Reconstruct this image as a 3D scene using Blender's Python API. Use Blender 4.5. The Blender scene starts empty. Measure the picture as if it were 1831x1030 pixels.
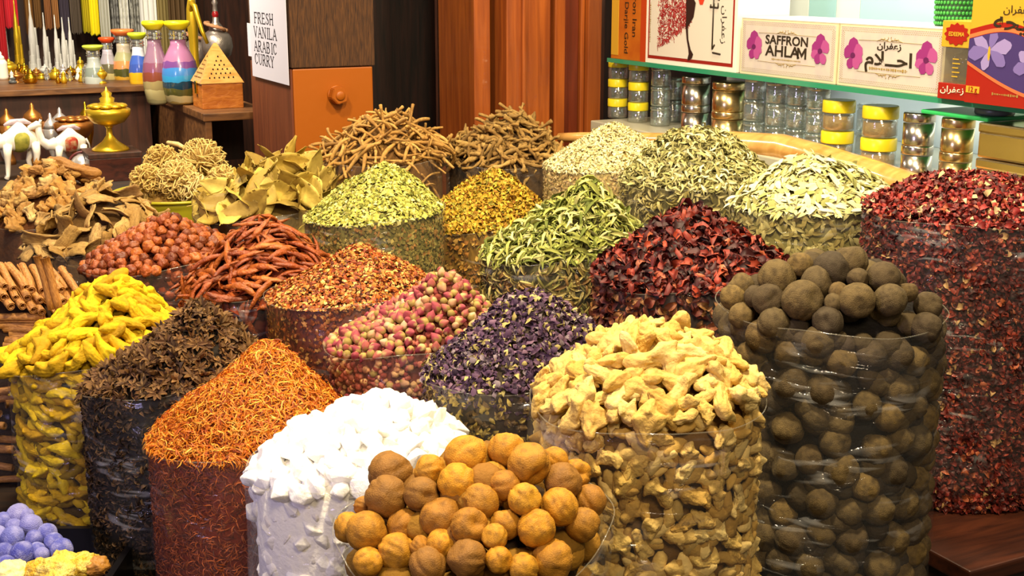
import bpy, bmesh, math, random
import numpy as np
from mathutils import Vector, Matrix, noise

random.seed(7); RNG = np.random.default_rng(7)
SC = bpy.context.scene
COL = SC.collection

# ------------------------------------------------------------------ camera, world, lights
EYE = 1.6; FPX = 2300.0; PITCH = math.radians(14.0); CP, SP = math.cos(PITCH), math.sin(PITCH)
cam_d = bpy.data.cameras.new('camera'); cam = bpy.data.objects.new('camera', cam_d); COL.objects.link(cam)
cam.location = (0, 0, EYE); cam.rotation_euler = (math.radians(90) - PITCH, 0, 0)
cam_d.sensor_width = 36.0; cam_d.lens = 36.0 * FPX / 1831.0; cam_d.clip_start = 0.05
SC.camera = cam

world = bpy.data.worlds.new('world'); SC.world = world; world.use_nodes = True
bg = world.node_tree.nodes['Background']; bg.inputs[0].default_value = (1.0, 0.86, 0.66, 1); bg.inputs[1].default_value = 0.18

def area(name, loc, target, size, power, color, shape='DISK', size_y=None, spread=None):
    d = bpy.data.lights.new(name, 'AREA'); d.energy = power; d.color = color; d.shape = shape; d.size = size
    if size_y: d.shape = 'RECTANGLE'; d.size_y = size_y
    if spread: d.spread = math.radians(spread)
    o = bpy.data.objects.new(name, d); COL.objects.link(o); o.location = loc
    o.rotation_euler = (Vector(target) - Vector(loc)).to_track_quat('-Z', 'Y').to_euler()
    return o

WARM = (1.0, 0.83, 0.54)
area('stall_lamp_light', (0.15, 1.15, 2.75), (0.05, 2.0, 1.0), 0.22, 52, WARM)
area('stall_lamp_light', (-0.65, 2.1, 2.75), (-0.55, 2.5, 1.0), 0.22, 40, WARM)
area('stall_lamp_light', (0.55, 2.35, 2.75), (0.4, 2.7, 1.0), 0.22, 34, WARM)
area('front_fill_light', (0.4, -0.6, 2.9), (0.0, 2.4, 0.9), 0.7, 40, (1.0, 0.78, 0.50))  # unseen front fill behind the camera, added to lift the bag sides
area('aisle_violet_light', (-1.9, 0.2, 1.9), (-0.4, 1.8, 0.8), 0.5, 20, (0.66, 0.56, 1.0))
area('gift_shelf_light', (-1.35, 3.7, 2.35), (-1.4, 4.2, 1.1), 0.35, 40, (1.0, 0.90, 0.72))

SC.view_settings.view_transform = 'Standard'; SC.view_settings.look = 'None'
SC.view_settings.gamma = 1.0; SC.view_settings.use_curve_mapping = False
SC.view_settings.exposure = 0.0
SC.cycles.max_bounces = 8; SC.cycles.transparent_max_bounces = 24; SC.cycles.transmission_bounces = 8
SC.cycles.caustics_reflective = False; SC.cycles.caustics_refractive = False; SC.cycles.sample_clamp_indirect = 4.0

# ------------------------------------------------------------------ helpers
def P(px, py, z):
    """A point of the place seen at a pixel, z metres along the camera's axis."""
    xc = (px - 915.5) / FPX * z; yc = (py - 515) / FPX * z
    return Vector((xc, z * CP - yc * SP, EYE - z * SP - yc * CP))

def on_level(px, py, Z):
    k = SP + (py - 515) / FPX * CP
    return P(px, py, (EYE - Z) / k)

U = Vector((0.8944, 0.4472, 0)); V_ = Vector((-0.4472, 0.8944, 0))   # the stall's own axes: along the shop front, and into the shop
ROT_WALL = math.atan2(U.y, U.x); ROT_CASE = math.atan2(-V_.y, -V_.x)

def along(p0, d, px):
    """How far along d from p0 the pixel column px lies."""
    k = (px - 915.5) / FPX; c = (EYE - p0.z) * SP
    return (k * (p0.y * CP + c) - p0.x) / (d.x - k * d.y * CP)

def lin(h):
    h = h.lstrip('#'); o = []
    for i in (0, 2, 4):
        c = int(h[i:i + 2], 16) / 255
        o.append(c / 12.92 if c <= 0.04045 else ((c + 0.055) / 1.055) ** 2.4)
    return tuple(o)

def L4(h): return lin(h) + (1.0,)

def nodes(name):
    m = bpy.data.materials.new(name); m.use_nodes = True
    nt = m.node_tree; b = nt.nodes['Principled BSDF']
    return m, nt, b

def link(nt, a, b): nt.links.new(a, b)

def add_bump(nt, b, scale, strength, dist=0.01, coord='Object', detail=4, stretch=None):
    tc = nt.nodes.new('ShaderNodeTexCoord'); n = nt.nodes.new('ShaderNodeTexNoise'); n.inputs['Scale'].default_value = scale; n.inputs['Detail'].default_value = detail
    src = tc.outputs[coord]
    if stretch:
        mp = nt.nodes.new('ShaderNodeMapping'); mp.inputs['Scale'].default_value = stretch; link(nt, src, mp.inputs[0]); src = mp.outputs[0]
    link(nt, src, n.inputs['Vector'])
    bp = nt.nodes.new('ShaderNodeBump'); bp.inputs['Strength'].default_value = strength; bp.inputs['Distance'].default_value = dist
    link(nt, n.outputs[0], bp.inputs['Height']); link(nt, bp.outputs[0], b.inputs['Normal'])
    return n

def m_plain(name, col, rough=0.5, metal=0.0, bump=None, spec=0.5, trans=0.0, alpha=None, coat=0.0, sss=0.0, ior=1.45):
    m, nt, b = nodes(name)
    b.inputs['Base Color'].default_value = L4(col); b.inputs['Roughness'].default_value = rough; b.inputs['Metallic'].default_value = metal
    b.inputs['Specular IOR Level'].default_value = spec; b.inputs['Transmission Weight'].default_value = trans; b.inputs['IOR'].default_value = ior
    b.inputs['Coat Weight'].default_value = coat
    if sss: b.inputs['Subsurface Weight'].default_value = sss; b.inputs['Subsurface Radius'].default_value = (.02, .02, .02); b.inputs['Subsurface Scale'].default_value = 0.5
    if bump: add_bump(nt, b, *bump)
    return m

def m_tint(name, rough=0.7, spec=0.3, bump=None):
    """Colour of each flake, seed or thread kept per piece."""
    m, nt, b = nodes(name)
    a = nt.nodes.new('ShaderNodeAttribute'); a.attribute_name = 'tint'
    link(nt, a.outputs['Color'], b.inputs['Base Color'])
    b.inputs['Roughness'].default_value = rough; b.inputs['Specular IOR Level'].default_value = spec
    if bump: add_bump(nt, b, *bump)
    return m

def ramp(nt, cols, interp='LINEAR'):
    if len(cols) == 1: cols = cols * 2
    r = nt.nodes.new('ShaderNodeValToRGB'); e = r.color_ramp.elements; r.color_ramp.interpolation = interp
    while len(e) < len(cols): e.new(0.5)
    for i, c in enumerate(cols):
        e[i].position = i / max(1, len(cols) - 1) if interp != 'CONSTANT' else i / len(cols)
        e[i].color = L4(c)
    return r

def m_piece(name, cols, mottle=None, nscale=40, mix=0.5, rough=0.7, spec=0.3, bump=None, sss=0.0, stretch=None):
    """One colour per piece (object random) with a mottled second colour on its skin."""
    m, nt, b = nodes(name)
    oi = nt.nodes.new('ShaderNodeObjectInfo'); r = ramp(nt, cols); link(nt, oi.outputs['Random'], r.inputs[0])
    out = r.outputs[0]
    if mottle:
        tc = nt.nodes.new('ShaderNodeTexCoord'); n = nt.nodes.new('ShaderNodeTexNoise'); n.inputs['Scale'].default_value = nscale; n.inputs['Detail'].default_value = 5
        src = tc.outputs['Object']
        if stretch:
            mp = nt.nodes.new('ShaderNodeMapping'); mp.inputs['Scale'].default_value = stretch; link(nt, src, mp.inputs[0]); src = mp.outputs[0]
        link(nt, src, n.inputs['Vector'])
        cr = nt.nodes.new('ShaderNodeValToRGB'); cr.color_ramp.elements[0].position = 0.42; cr.color_ramp.elements[1].position = 0.68
        link(nt, n.outputs[0], cr.inputs[0])
        ml = nt.nodes.new('ShaderNodeMath'); ml.operation = 'MULTIPLY'; ml.inputs[1].default_value = mix; link(nt, cr.outputs[0], ml.inputs[0])
        mx = nt.nodes.new('ShaderNodeMixRGB'); link(nt, ml.outputs[0], mx.inputs[0]); link(nt, out, mx.inputs[1]); mx.inputs[2].default_value = L4(mottle)
        out = mx.outputs[0]
    link(nt, out, b.inputs['Base Color']); b.inputs['Roughness'].default_value = rough; b.inputs['Specular IOR Level'].default_value = spec
    if sss: b.inputs['Subsurface Weight'].default_value = sss; b.inputs['Subsurface Radius'].default_value = (.02, .02, .02); b.inputs['Subsurface Scale'].default_value = 0.6
    if bump: add_bump(nt, b, *bump)
    return m

def m_wood(name, c1, c2, scale=6, stretch=(14, 14, 1), rough=0.45, bump=0.15, coat=0.0):
    m, nt, b = nodes(name)
    tc = nt.nodes.new('ShaderNodeTexCoord'); mp = nt.nodes.new('ShaderNodeMapping'); mp.inputs['Scale'].default_value = stretch
    link(nt, tc.outputs['Object'], mp.inputs[0])
    n = nt.nodes.new('ShaderNodeTexNoise'); n.inputs['Scale'].default_value = scale; n.inputs['Detail'].default_value = 8; n.inputs['Distortion'].default_value = 0.6
    link(nt, mp.outputs[0], n.inputs['Vector'])
    r = nt.nodes.new('ShaderNodeValToRGB'); r.color_ramp.elements[0].position = 0.32; r.color_ramp.elements[1].position = 0.70
    r.color_ramp.elements[0].color = L4(c1); r.color_ramp.elements[1].color = L4(c2)
    link(nt, n.outputs[0], r.inputs[0]); link(nt, r.outputs[0], b.inputs['Base Color'])
    b.inputs['Roughness'].default_value = rough; b.inputs['Coat Weight'].default_value = coat
    bp = nt.nodes.new('ShaderNodeBump'); bp.inputs['Strength'].default_value = bump; bp.inputs['Distance'].default_value = 0.004
    link(nt, n.outputs[0], bp.inputs['Height']); link(nt, bp.outputs[0], b.inputs['Normal'])
    return m

def m_film(name, haze=0.015, gloss=0.026, tone='#ffffff', crease=1.0):
    """Clear crinkled plastic film: mostly see-through, a little milky, with glossy creases."""
    m = bpy.data.materials.new(name); m.use_nodes = True; nt = m.node_tree; nt.nodes.clear()
    out = nt.nodes.new('ShaderNodeOutputMaterial')
    tr = nt.nodes.new('ShaderNodeBsdfTransparent'); tr.inputs[0].default_value = (0.97, 0.965, 0.95, 1)
    df = nt.nodes.new('ShaderNodeBsdfDiffuse'); df.inputs[0].default_value = L4(tone)
    gl = nt.nodes.new('ShaderNodeBsdfGlossy'); gl.inputs['Roughness'].default_value = 0.09
    tc = nt.nodes.new('ShaderNodeTexCoord')
    mp = nt.nodes.new('ShaderNodeMapping'); mp.inputs['Scale'].default_value = (10, 10, 22); mp.inputs['Rotation'].default_value = (0.5, 0.35, 0.2)
    link(nt, tc.outputs['Object'], mp.inputs[0])
    n1 = nt.nodes.new('ShaderNodeTexNoise'); n1.inputs['Scale'].default_value = 1.0; n1.inputs['Detail'].default_value = 5; n1.inputs['Distortion'].default_value = 1.2
    link(nt, mp.outputs[0], n1.inputs['Vector'])
    # creases: slanting streaks gathered in patches, each bag its own
    oi = nt.nodes.new('ShaderNodeObjectInfo'); sh = nt.nodes.new('ShaderNodeVectorMath'); sh.operation = 'ADD'; link(nt, tc.outputs['Object'], sh.inputs[0]); link(nt, oi.outputs['Location'], sh.inputs[1])
    def streak(scale, rot, lo, hi):
        mp2 = nt.nodes.new('ShaderNodeMapping'); mp2.inputs['Scale'].default_value = scale; mp2.inputs['Rotation'].default_value = rot; link(nt, sh.outputs[0], mp2.inputs[0])
        n2 = nt.nodes.new('ShaderNodeTexNoise'); n2.inputs['Scale'].default_value = 1.0; n2.inputs['Detail'].default_value = 2; n2.inputs['Distortion'].default_value = 0.7; link(nt, mp2.outputs[0], n2.inputs['Vector'])
        rr = nt.nodes.new('ShaderNodeValToRGB'); rr.color_ramp.elements[0].position = lo; rr.color_ramp.elements[0].color = (0, 0, 0, 1); rr.color_ramp.elements[1].position = hi; rr.color_ramp.elements[1].color = (1, 1, 1, 1); link(nt, n2.outputs[0], rr.inputs[0]); return rr
    s1 = streak((9, 9, 55), (0.8, -0.7, 0.3), .60, .70); s2 = streak((14, 14, 70), (-0.6, 0.9, 0.1), .60, .70); pt = streak((7, 7, 7), (0, 0, 0), .47, .60)
    sm = nt.nodes.new('ShaderNodeMath'); sm.operation = 'MAXIMUM'; link(nt, s1.outputs[0], sm.inputs[0]); link(nt, s2.outputs[0], sm.inputs[1])
    r = nt.nodes.new('ShaderNodeMath'); r.operation = 'MULTIPLY'; link(nt, sm.outputs[0], r.inputs[0]); link(nt, pt.outputs[0], r.inputs[1])
    ad = nt.nodes.new('ShaderNodeMath'); ad.operation = 'MULTIPLY_ADD'; ad.inputs[1].default_value = 0.35; link(nt, r.outputs[0], ad.inputs[0]); link(nt, n1.outputs[0], ad.inputs[2])
    bp = nt.nodes.new('ShaderNodeBump'); bp.inputs['Strength'].default_value = 0.85 * crease; bp.inputs['Distance'].default_value = 0.012
    link(nt, ad.outputs[0], bp.inputs['Height']); link(nt, bp.outputs[0], gl.inputs['Normal'])
    lw = nt.nodes.new('ShaderNodeLayerWeight'); lw.inputs[0].default_value = 0.25
    k = nt.nodes.new('ShaderNodeMath'); k.operation = 'MULTIPLY_ADD'; k.inputs[1].default_value = 0.10; k.inputs[2].default_value = gloss; link(nt, lw.outputs['Fresnel'], k.inputs[0])
    # the folds are milkier; their pale haze also paints in highlight streaks
    hz = nt.nodes.new('ShaderNodeMath'); hz.operation = 'MULTIPLY_ADD'; hz.inputs[1].default_value = 0.15 * crease; hz.inputs[2].default_value = haze; link(nt, r.outputs[0], hz.inputs[0])
    m1 = nt.nodes.new('ShaderNodeMixShader'); link(nt, hz.outputs[0], m1.inputs[0]); link(nt, tr.outputs[0], m1.inputs[1]); link(nt, df.outputs[0], m1.inputs[2])
    m2 = nt.nodes.new('ShaderNodeMixShader'); link(nt, k.outputs[0], m2.inputs[0]); link(nt, m1.outputs[0], m2.inputs[1]); link(nt, gl.outputs[0], m2.inputs[2])
    link(nt, m2.outputs[0], out.inputs[0])
    return m

def fast_mesh(name, V, Fs, mat, tint=None, smooth=True):
    me = bpy.data.meshes.new(name)
    V = np.asarray(V, dtype=np.float32); Fs = [np.asarray(f, dtype=np.int32) for f in (Fs if isinstance(Fs, list) else [Fs])]
    me.vertices.add(len(V)); me.vertices.foreach_set('co', V.ravel())
    nl = sum(f.size for f in Fs); npol = sum(len(f) for f in Fs)
    me.loops.add(nl); me.polygons.add(npol)
    me.loops.foreach_set('vertex_index', np.concatenate([f.ravel() for f in Fs]))
    starts = []; s = 0
    for f in Fs:
        k = f.shape[1]; starts.append(np.arange(s, s + f.size, k)); s += f.size
    me.polygons.foreach_set('loop_start', np.concatenate(starts).astype(np.int32))
    me.polygons.foreach_set('use_smooth', np.full(npol, smooth))
    if tint is not None:
        at = me.color_attributes.new('tint', 'FLOAT_COLOR', 'POINT')
        c = np.ones((len(V), 4), dtype=np.float32); c[:, :3] = tint; at.data.foreach_set('color', c.ravel())
    me.materials.append(mat); me.update(); me.validate()
    return me

def obj(name, me, parent=None, loc=None, rotz=None):
    o = bpy.data.objects.new(name, me); COL.objects.link(o)
    if parent is not None: o.parent = parent
    if loc is not None: o.location = loc
    if rotz is not None: o.rotation_euler = (0, 0, rotz)
    return o

def tag(o, label, cat, group=None, kind=None):
    o['label'] = label; o['category'] = cat
    if group: o['group'] = group
    if kind: o['kind'] = kind
    return o

def thing(name, label, cat, loc=(0, 0, 0), rotz=0.0, group=None):
    o = bpy.data.objects.new(name, None); COL.objects.link(o); o.location = loc; o.rotation_euler = (0, 0, rotz); o.empty_display_size = 0.05
    return tag(o, label, cat, group)

def struct(o): o['kind'] = 'structure'; return o

def dup(root, loc=None, rot=None, label=None, group=None, scale=None):
    r = root.copy(); COL.objects.link(r)
    if loc is not None: r.location = loc
    if rot is not None: r.rotation_euler = rot
    if scale is not None: r.scale = scale
    if label: r['label'] = label
    if group: r['group'] = group
    for ch in list(root.children):
        c = ch.copy(); COL.objects.link(c); c.parent = r
        for g in list(ch.children):
            d = g.copy(); COL.objects.link(d); d.parent = c
    return r

def bm_mesh(name, bm, mat, smooth=False):
    bmesh.ops.recalc_face_normals(bm, faces=bm.faces)
    me = bpy.data.meshes.new(name); bm.to_mesh(me); bm.free()
    for p in me.polygons: p.use_smooth = smooth
    for m in (mat if isinstance(mat, list) else [mat]): me.materials.append(m)
    return me

def box_mesh(name, lo, hi, mat, bev=0.0):
    bm = bmesh.new(); bmesh.ops.create_cube(bm, size=1.0)
    lo, hi = Vector(lo), Vector(hi)
    for v in bm.verts: v.co = Vector(((v.co.x + .5) * (hi.x - lo.x) + lo.x, (v.co.y + .5) * (hi.y - lo.y) + lo.y, (v.co.z + .5) * (hi.z - lo.z) + lo.z))
    if bev: bmesh.ops.bevel(bm, geom=list(bm.edges), offset=bev, segments=2, affect='EDGES', profile=0.6)
    return bm_mesh(name, bm, mat)

def lathe_mesh(name, prof, mat, n=32, smooth=True, cap=True, square=0):
    """prof: (radius, height) pairs from the bottom up; square=4 gives a four-sided turning."""
    n = square or n
    V = []; F = []; off = math.pi / 4 if square else 0
    for r, z in prof:
        for i in range(n):
            a = 2 * math.pi * i / n + off; V.append((r * math.cos(a), r * math.sin(a), z))
    for k in range(len(prof) - 1):
        for i in range(n):
            F.append((k * n + i, k * n + (i + 1) % n, (k + 1) * n + (i + 1) % n, (k + 1) * n + i))
    me = bpy.data.meshes.new(name)
    faces = [list(f) for f in F]
    if cap:
        faces.append(list(range(n))[::-1]); faces.append([(len(prof) - 1) * n + i for i in range(n)])
    me.from_pydata(V, [], faces); me.materials.append(mat)
    for p in me.polygons: p.use_smooth = smooth and len(p.vertices) == 4 and not square
    me.update()
    return me

def tube_arrays(pts, radii, n=8, close=True):
    pts = np.asarray(pts, float); m = len(pts); radii = np.broadcast_to(np.asarray(radii, float), (m,))
    T = np.gradient(pts, axis=0); T /= np.linalg.norm(T, axis=1)[:, None] + 1e-9
    up = np.array([0, 0, 1.0]) if abs(T[0][2]) < 0.9 else np.array([1.0, 0, 0])
    a = np.cross(T[0], up); a /= np.linalg.norm(a)
    V = []
    for i in range(m):
        a = a - T[i] * a.dot(T[i]); a /= np.linalg.norm(a) + 1e-9; b = np.cross(T[i], a)
        for j in range(n):
            t = 2 * math.pi * j / n; V.append(pts[i] + radii[i] * (a * math.cos(t) + b * math.sin(t)))
    F = [(i * n + j, i * n + (j + 1) % n, (i + 1) * n + (j + 1) % n, (i + 1) * n + j) for i in range(m - 1) for j in range(n)]
    V = np.array(V)
    if close:
        c0 = len(V); V = np.vstack([V, pts[0] - T[0] * radii[0] * .4, pts[-1] + T[-1] * radii[-1] * .4])
        F2 = [(c0, (j + 1) % n, j) for j in range(n)] + [(c0 + 1, (m - 1) * n + j, (m - 1) * n + (j + 1) % n) for j in range(n)]
        return V, np.array(F), np.array(F2)
    return V, np.array(F), None

def tube_mesh(name, pts, radii, mat, n=8):
    V, F, F2 = tube_arrays(pts, radii, n)
    return fast_mesh(name, V, [F, F2], mat)

class Joined:
    """Collects several shapes of one part into one mesh."""
    def __init__(self): self.V = []; self.Q = []; self.T = []; self.n = 0
    def add(self, V, Q=None, T=None):
        if Q is not None and len(Q): self.Q.append(np.asarray(Q) + self.n)
        if T is not None and len(T): self.T.append(np.asarray(T) + self.n)
        self.V.append(np.asarray(V)); self.n += len(V)
    def tube(self, pts, radii, n=8): self.add(*tube_arrays(pts, radii, n))
    def box(self, lo, hi):
        x0, y0, z0 = lo; x1, y1, z1 = hi
        self.add([(x0, y0, z0), (x1, y0, z0), (x1, y1, z0), (x0, y1, z0), (x0, y0, z1), (x1, y0, z1), (x1, y1, z1), (x0, y1, z1)],
                 [(3, 2, 1, 0), (4, 5, 6, 7), (0, 1, 5, 4), (1, 2, 6, 5), (2, 3, 7, 6), (3, 0, 4, 7)])
    def mesh(self, name, mat, smooth=True):
        Fs = []
        if self.Q: Fs.append(np.concatenate(self.Q))
        if self.T: Fs.append(np.concatenate(self.T))
        return fast_mesh(name, np.concatenate(self.V), Fs, mat, smooth=smooth)

_ico = {}
def ico(sub):
    if sub not in _ico:
        bm = bmesh.new(); bmesh.ops.create_icosphere(bm, subdivisions=sub, radius=1.0)
        _ico[sub] = (np.array([v.co[:] for v in bm.verts]), np.array([[v.index for v in f.verts] for f in bm.faces])); bm.free()
    return _ico[sub]

def nz(V, scale, seed=0.0, octs=2):
    o = Vector((seed * 13.7, seed * 7.3, seed * 3.1))
    return np.array([noise.fractal(Vector(v) * scale + o, 1.0, 2.0, octs) for v in V])

def frames(nrm, spin=None, jitter=0.25, rng=RNG):
    """Rotation matrices whose z lies along nrm (with jitter) and whose x is a random tangent."""
    N = len(nrm); z = nrm + rng.normal(0, jitter, (N, 3)); z /= np.linalg.norm(z, axis=1)[:, None]
    t = rng.normal(0, 1, (N, 3)) if spin is None else spin
    x = t - z * (t * z).sum(1)[:, None]; x /= np.linalg.norm(x, axis=1)[:, None] + 1e-9
    y = np.cross(z, x)
    return np.stack([x, y, z], axis=2)

def scatter(tV, tF, pos, R, S, cols, vfac=None):
    N, n = len(pos), len(tV); S = np.asarray(S, float)
    if S.ndim == 1: S = np.repeat(S[:, None], 3, 1)
    V = pos[:, None, :] + np.einsum('nij,nkj->nki', R, tV[None] * S[:, None, :])
    F = tF[None] + (np.arange(N) * n)[:, None, None]
    c = np.repeat(cols[:, None, :], n, 1)
    if vfac is not None: c = c * vfac[None, :, None] if np.ndim(vfac) == 1 else c * vfac[None]
    return V.reshape(-1, 3), F.reshape(-1, tF.shape[1]), c.reshape(-1, 3)

def pick(cols, N, jitter=0.12, weights=None, rng=RNG):
    C = np.array([lin(c) for c in cols]); w = None if weights is None else np.array(weights, float) / sum(weights)
    i = rng.choice(len(C), N, p=w); return np.clip(C[i] * (1 + rng.normal(0, jitter, (N, 1))), 0, 1)

# ---- small shapes for flakes, threads and leaves
def t_thread(seg=4, w=0.06, bend=0.18, tw=0.6):
    x = np.linspace(-.5, .5, seg + 1); V = []
    for i, t in enumerate(x):
        a = tw * t * 3; zc = bend * (1 - (2 * t) ** 2); yc = bend * .6 * math.sin(t * 5)
        ww = w * (1 - .5 * abs(2 * t) ** 2)
        V += [(t, yc - ww * math.cos(a), zc - ww * math.sin(a)), (t, yc + ww * math.cos(a), zc + ww * math.sin(a))]
    F = [(2 * i, 2 * i + 2, 2 * i + 3, 2 * i + 1) for i in range(seg)]
    return np.array(V), np.array(F)

def t_leaf(seg=4, w=0.2, bend=0.12, fold=0.08, curl=0.0, pw=0.8):
    V = []; x = np.linspace(-.5, .5, seg + 1)
    for t in x:
        ww = w * max(0.04, math.cos(math.pi * t) ** pw); zc = bend * (1 - (2 * t) ** 2) + curl * math.sin(t * 6)
        V += [(t, -ww, zc + fold * ww / w), (t, 0, zc), (t, ww, zc + fold * ww / w)]
    F = []
    for i in range(seg):
        a = 3 * i; F += [(a, a + 3, a + 4, a + 1), (a + 1, a + 4, a + 5, a + 2)]
    return np.array(V), np.array(F)

def t_chip(seed=0, lump=0.35):
    V, F = ico(1); r = 1 + lump * np.random.default_rng(seed).normal(0, .5, len(V)); return V * r[:, None], F

FILM = m_film('clear_film')
FILM_D = m_film('clear_film_crinkled', haze=0.015, gloss=0.03, crease=1.3)
FILM_W = m_film('clear_film_milky', haze=0.06, gloss=0.04, tone='#f4f0ea')
RIM = m_film('film_edge', haze=0.07, gloss=0.06, tone='#e8e0c8', crease=0.3)

# ------------------------------------------------------------------ the open bags
class Bag:
    def __init__(s, key, X, Y, D, z0, base, peak, tilt=0.0, power=1.5, lip=0.006, droop=0.0, film=FILM, seed=0):
        s.key, s.X, s.Y, s.R, s.z0, s.base, s.power, s.lip, s.droop, s.film = key, X, Y, D / 2, z0, base, power, lip, droop, film
        px, py = peak
        # the top of the heap: where the ray through it meets the upright plane through the bag's middle
        k = (py - 515) / FPX; z = Y / (CP - k * SP); q = P(px, py, z)
        s.ax = max(-.55, min(.55, (q.x - X) / s.R)) * s.R; s.H = q.z - z0; s.tilt = tilt / D
        s.ph = np.random.default_rng(seed + 5).uniform(0, 6.28, 4); s.seed = seed
        s.face = math.atan2(-Y, -X)
    def rad(s, th): return s.R * (1 + .022 * np.sin(2 * th + s.ph[0]) + .014 * np.sin(3 * th + s.ph[1]) + .008 * np.sin(5 * th + s.ph[2]))
    def rim(s, th):
        d = np.cos(th - s.face)
        return s.z0 + s.tilt * s.rad(th) * np.cos(th) - s.droop * np.clip(d, 0, 1) ** 2 + .003 * np.sin(4 * th + s.ph[3])
    def h(s, x, y):
        """Height of the heap's skin at an offset from the bag's middle."""
        x = np.asarray(x, float); y = np.asarray(y, float)
        th = np.arctan2(y, x); R = s.rad(th); r = np.sqrt(x * x + y * y) / R; r = np.clip(r, 0, 1)
        w = 1 - r
        x2 = x - s.ax * w; r2 = np.clip(np.sqrt(x2 * x2 + y * y) / R, 0, 1)
        lump = .012 * np.sin(x * 38 + s.ph[0]) * np.cos(y * 33 + s.ph[1]) * w
        d = np.cos(th - s.face)
        dr = s.droop * np.clip(d, 0, 1) ** 2 * r ** 3
        return s.z0 + s.tilt * x - dr + s.H * (1 - r2 ** s.power) + lump * (s.H / .1)
    def nrm(s, x, y):
        e = .004; gx = (s.h(x + e, y) - s.h(x - e, y)) / (2 * e); gy = (s.h(x, y + e) - s.h(x, y - e)) / (2 * e)
        n = np.stack([-gx, -gy, np.ones_like(gx)], -1); return n / np.linalg.norm(n, axis=-1)[..., None]
    def core(s, inset, rw=0.955):
        nr, nt = 18, 64; V = []; th = np.linspace(0, 2 * np.pi, nt, endpoint=False)
        for i in range(nr + 1):
            r = s.rad(th) * rw * i / nr; x, y = r * np.cos(th), r * np.sin(th)
            V.append(np.stack([x, y, s.h(x, y) - inset - s.base], -1))
        x, y = s.rad(th) * rw * np.cos(th), s.rad(th) * rw * np.sin(th)
        zt = s.h(x, y) - inset - s.base
        for f in (.66, .33, .02): V.append(np.stack([x, y, zt * f], -1))
        V = np.concatenate(V); F = []
        for i in range(nr + 3):
            for j in range(nt): F.append((i * nt + j, (i + 1) * nt + j, (i + 1) * nt + (j + 1) % nt, i * nt + (j + 1) % nt))
        return V, np.array(F)
    def dome_points(s, N, rng=RNG, rmax=0.985, off=0.0):
        r = np.sqrt(rng.uniform(0, 1, N)) * rmax; th = rng.uniform(0, 2 * np.pi, N); R = s.rad(th) * r
        x, y = R * np.cos(th), R * np.sin(th); n = s.nrm(x, y)
        p = np.stack([x, y, s.h(x, y) - s.base], -1) + n * (off + rng.uniform(-1, 1, (N, 1)) * .0 )
        return p, n
    def wall_points(s, N, rng=RNG, rw=0.965, span=2.0, lo=0.0, hi=1.0):
        th = s.face + rng.uniform(-span, span, N); R = s.rad(th) * rw
        x, y = R * np.cos(th), R * np.sin(th)
        z = (s.rim(th) - s.base - .004) * (lo + (hi - lo) * rng.uniform(0, 1, N)) + .003
        n = np.stack([np.cos(th), np.sin(th), np.zeros(N)], -1)
        return np.stack([x, y, z], -1), n
    def spaced_dome(s, N, gap, rng=RNG, rmax=.95, front_only=False):
        """Points on the heap at least gap apart."""
        pts = []; nn = []; tries = 0
        P_, N_ = s.dome_points(N * 40, rng, rmax)
        arr = np.empty((0, 3))
        for p, n in zip(P_, N_):
            if front_only and p[1] > s.R * front_only: continue
            if len(arr) == 0 or ((arr - p) ** 2).sum(1).min() > gap * gap:
                arr = np.vstack([arr, p]); nn.append(n)
                if len(arr) >= N: break
        return arr, np.array(nn)
    def spaced_wall(s, N, gap, rng=RNG, rw=.9, span=1.75, lo=0.0, hi=1.0):
        P_, N_ = s.wall_points(N * 40, rng, rw, span, lo, hi); arr = np.empty((0, 3)); nn = []
        for p, n in zip(P_, N_):
            if len(arr) == 0 or ((arr - p) ** 2).sum(1).min() > gap * gap:
                arr = np.vstack([arr, p]); nn.append(n)
                if len(arr) >= N: break
        return arr, np.array(nn)
    def ray(s, px, py, lift=0.0):
        """Where the sight line of a pixel meets the heap or, below the rim, the inside of the bag."""
        zc = s.Y / CP * 0.9 - s.R - .1
        for i in range(900):
            z = zc + i * .001; q = P(px, py, z); x, y = q.x - s.X, q.y - s.Y
            th = math.atan2(y, x); R = float(s.rad(np.array(th)))
            r = math.hypot(x, y)
            if r < R * .99 and q.z < float(s.h(x, y)) + lift: return q
        return P(px, py, s.Y / CP)
    def w(s, p): return Vector((p[0] + s.X, p[1] + s.Y, p[2] + s.base))
    def make(s, label, amp=.004):
        t = thing('plastic_bag', label, 'bag', (s.X, s.Y, s.base), 0, 'clear plastic bags of spices')
        nt, nv = 112, 26; th = np.linspace(0, 2 * np.pi, nt, endpoint=False); V = []
        rim = s.rim(th) + s.lip - s.base
        g = np.random.default_rng(s.seed + 50); ph = g.uniform(0, 6.28, 8)
        for i in range(nv + 1):
            f = i / nv; z = rim * f
            wr = amp * (np.sin(th * 7 + z * 26 + ph[0]) * .5 + np.sin(th * 13 - z * 45 + ph[1]) * .35 + np.sin(th * 4 + z * 70 + ph[2]) * .35) * (1 - .5 * f)
            foot = -.02 * max(0, 1 - f * 9) ** 2
            r = s.rad(th) * 1.005 + wr + foot
            V.append(np.stack([r * np.cos(th), r * np.sin(th), z], -1))
        V = np.concatenate(V); F = [(i * nt + j, i * nt + (j + 1) % nt, (i + 1) * nt + (j + 1) % nt, (i + 1) * nt + j) for i in range(nv) for j in range(nt)]
        obj('film', fast_mesh('film', V, np.array(F), s.film), t)
        top = V[-nt:]; ring = np.vstack([top, top[:1]])
        Vt, Ft, _ = tube_arrays(ring, .0008, 5, close=False)
        obj('rim', fast_mesh('rim', Vt, Ft, RIM), t)
        return t

def rotmat(R): return Matrix([list(r) for r in R]).to_euler()

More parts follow.
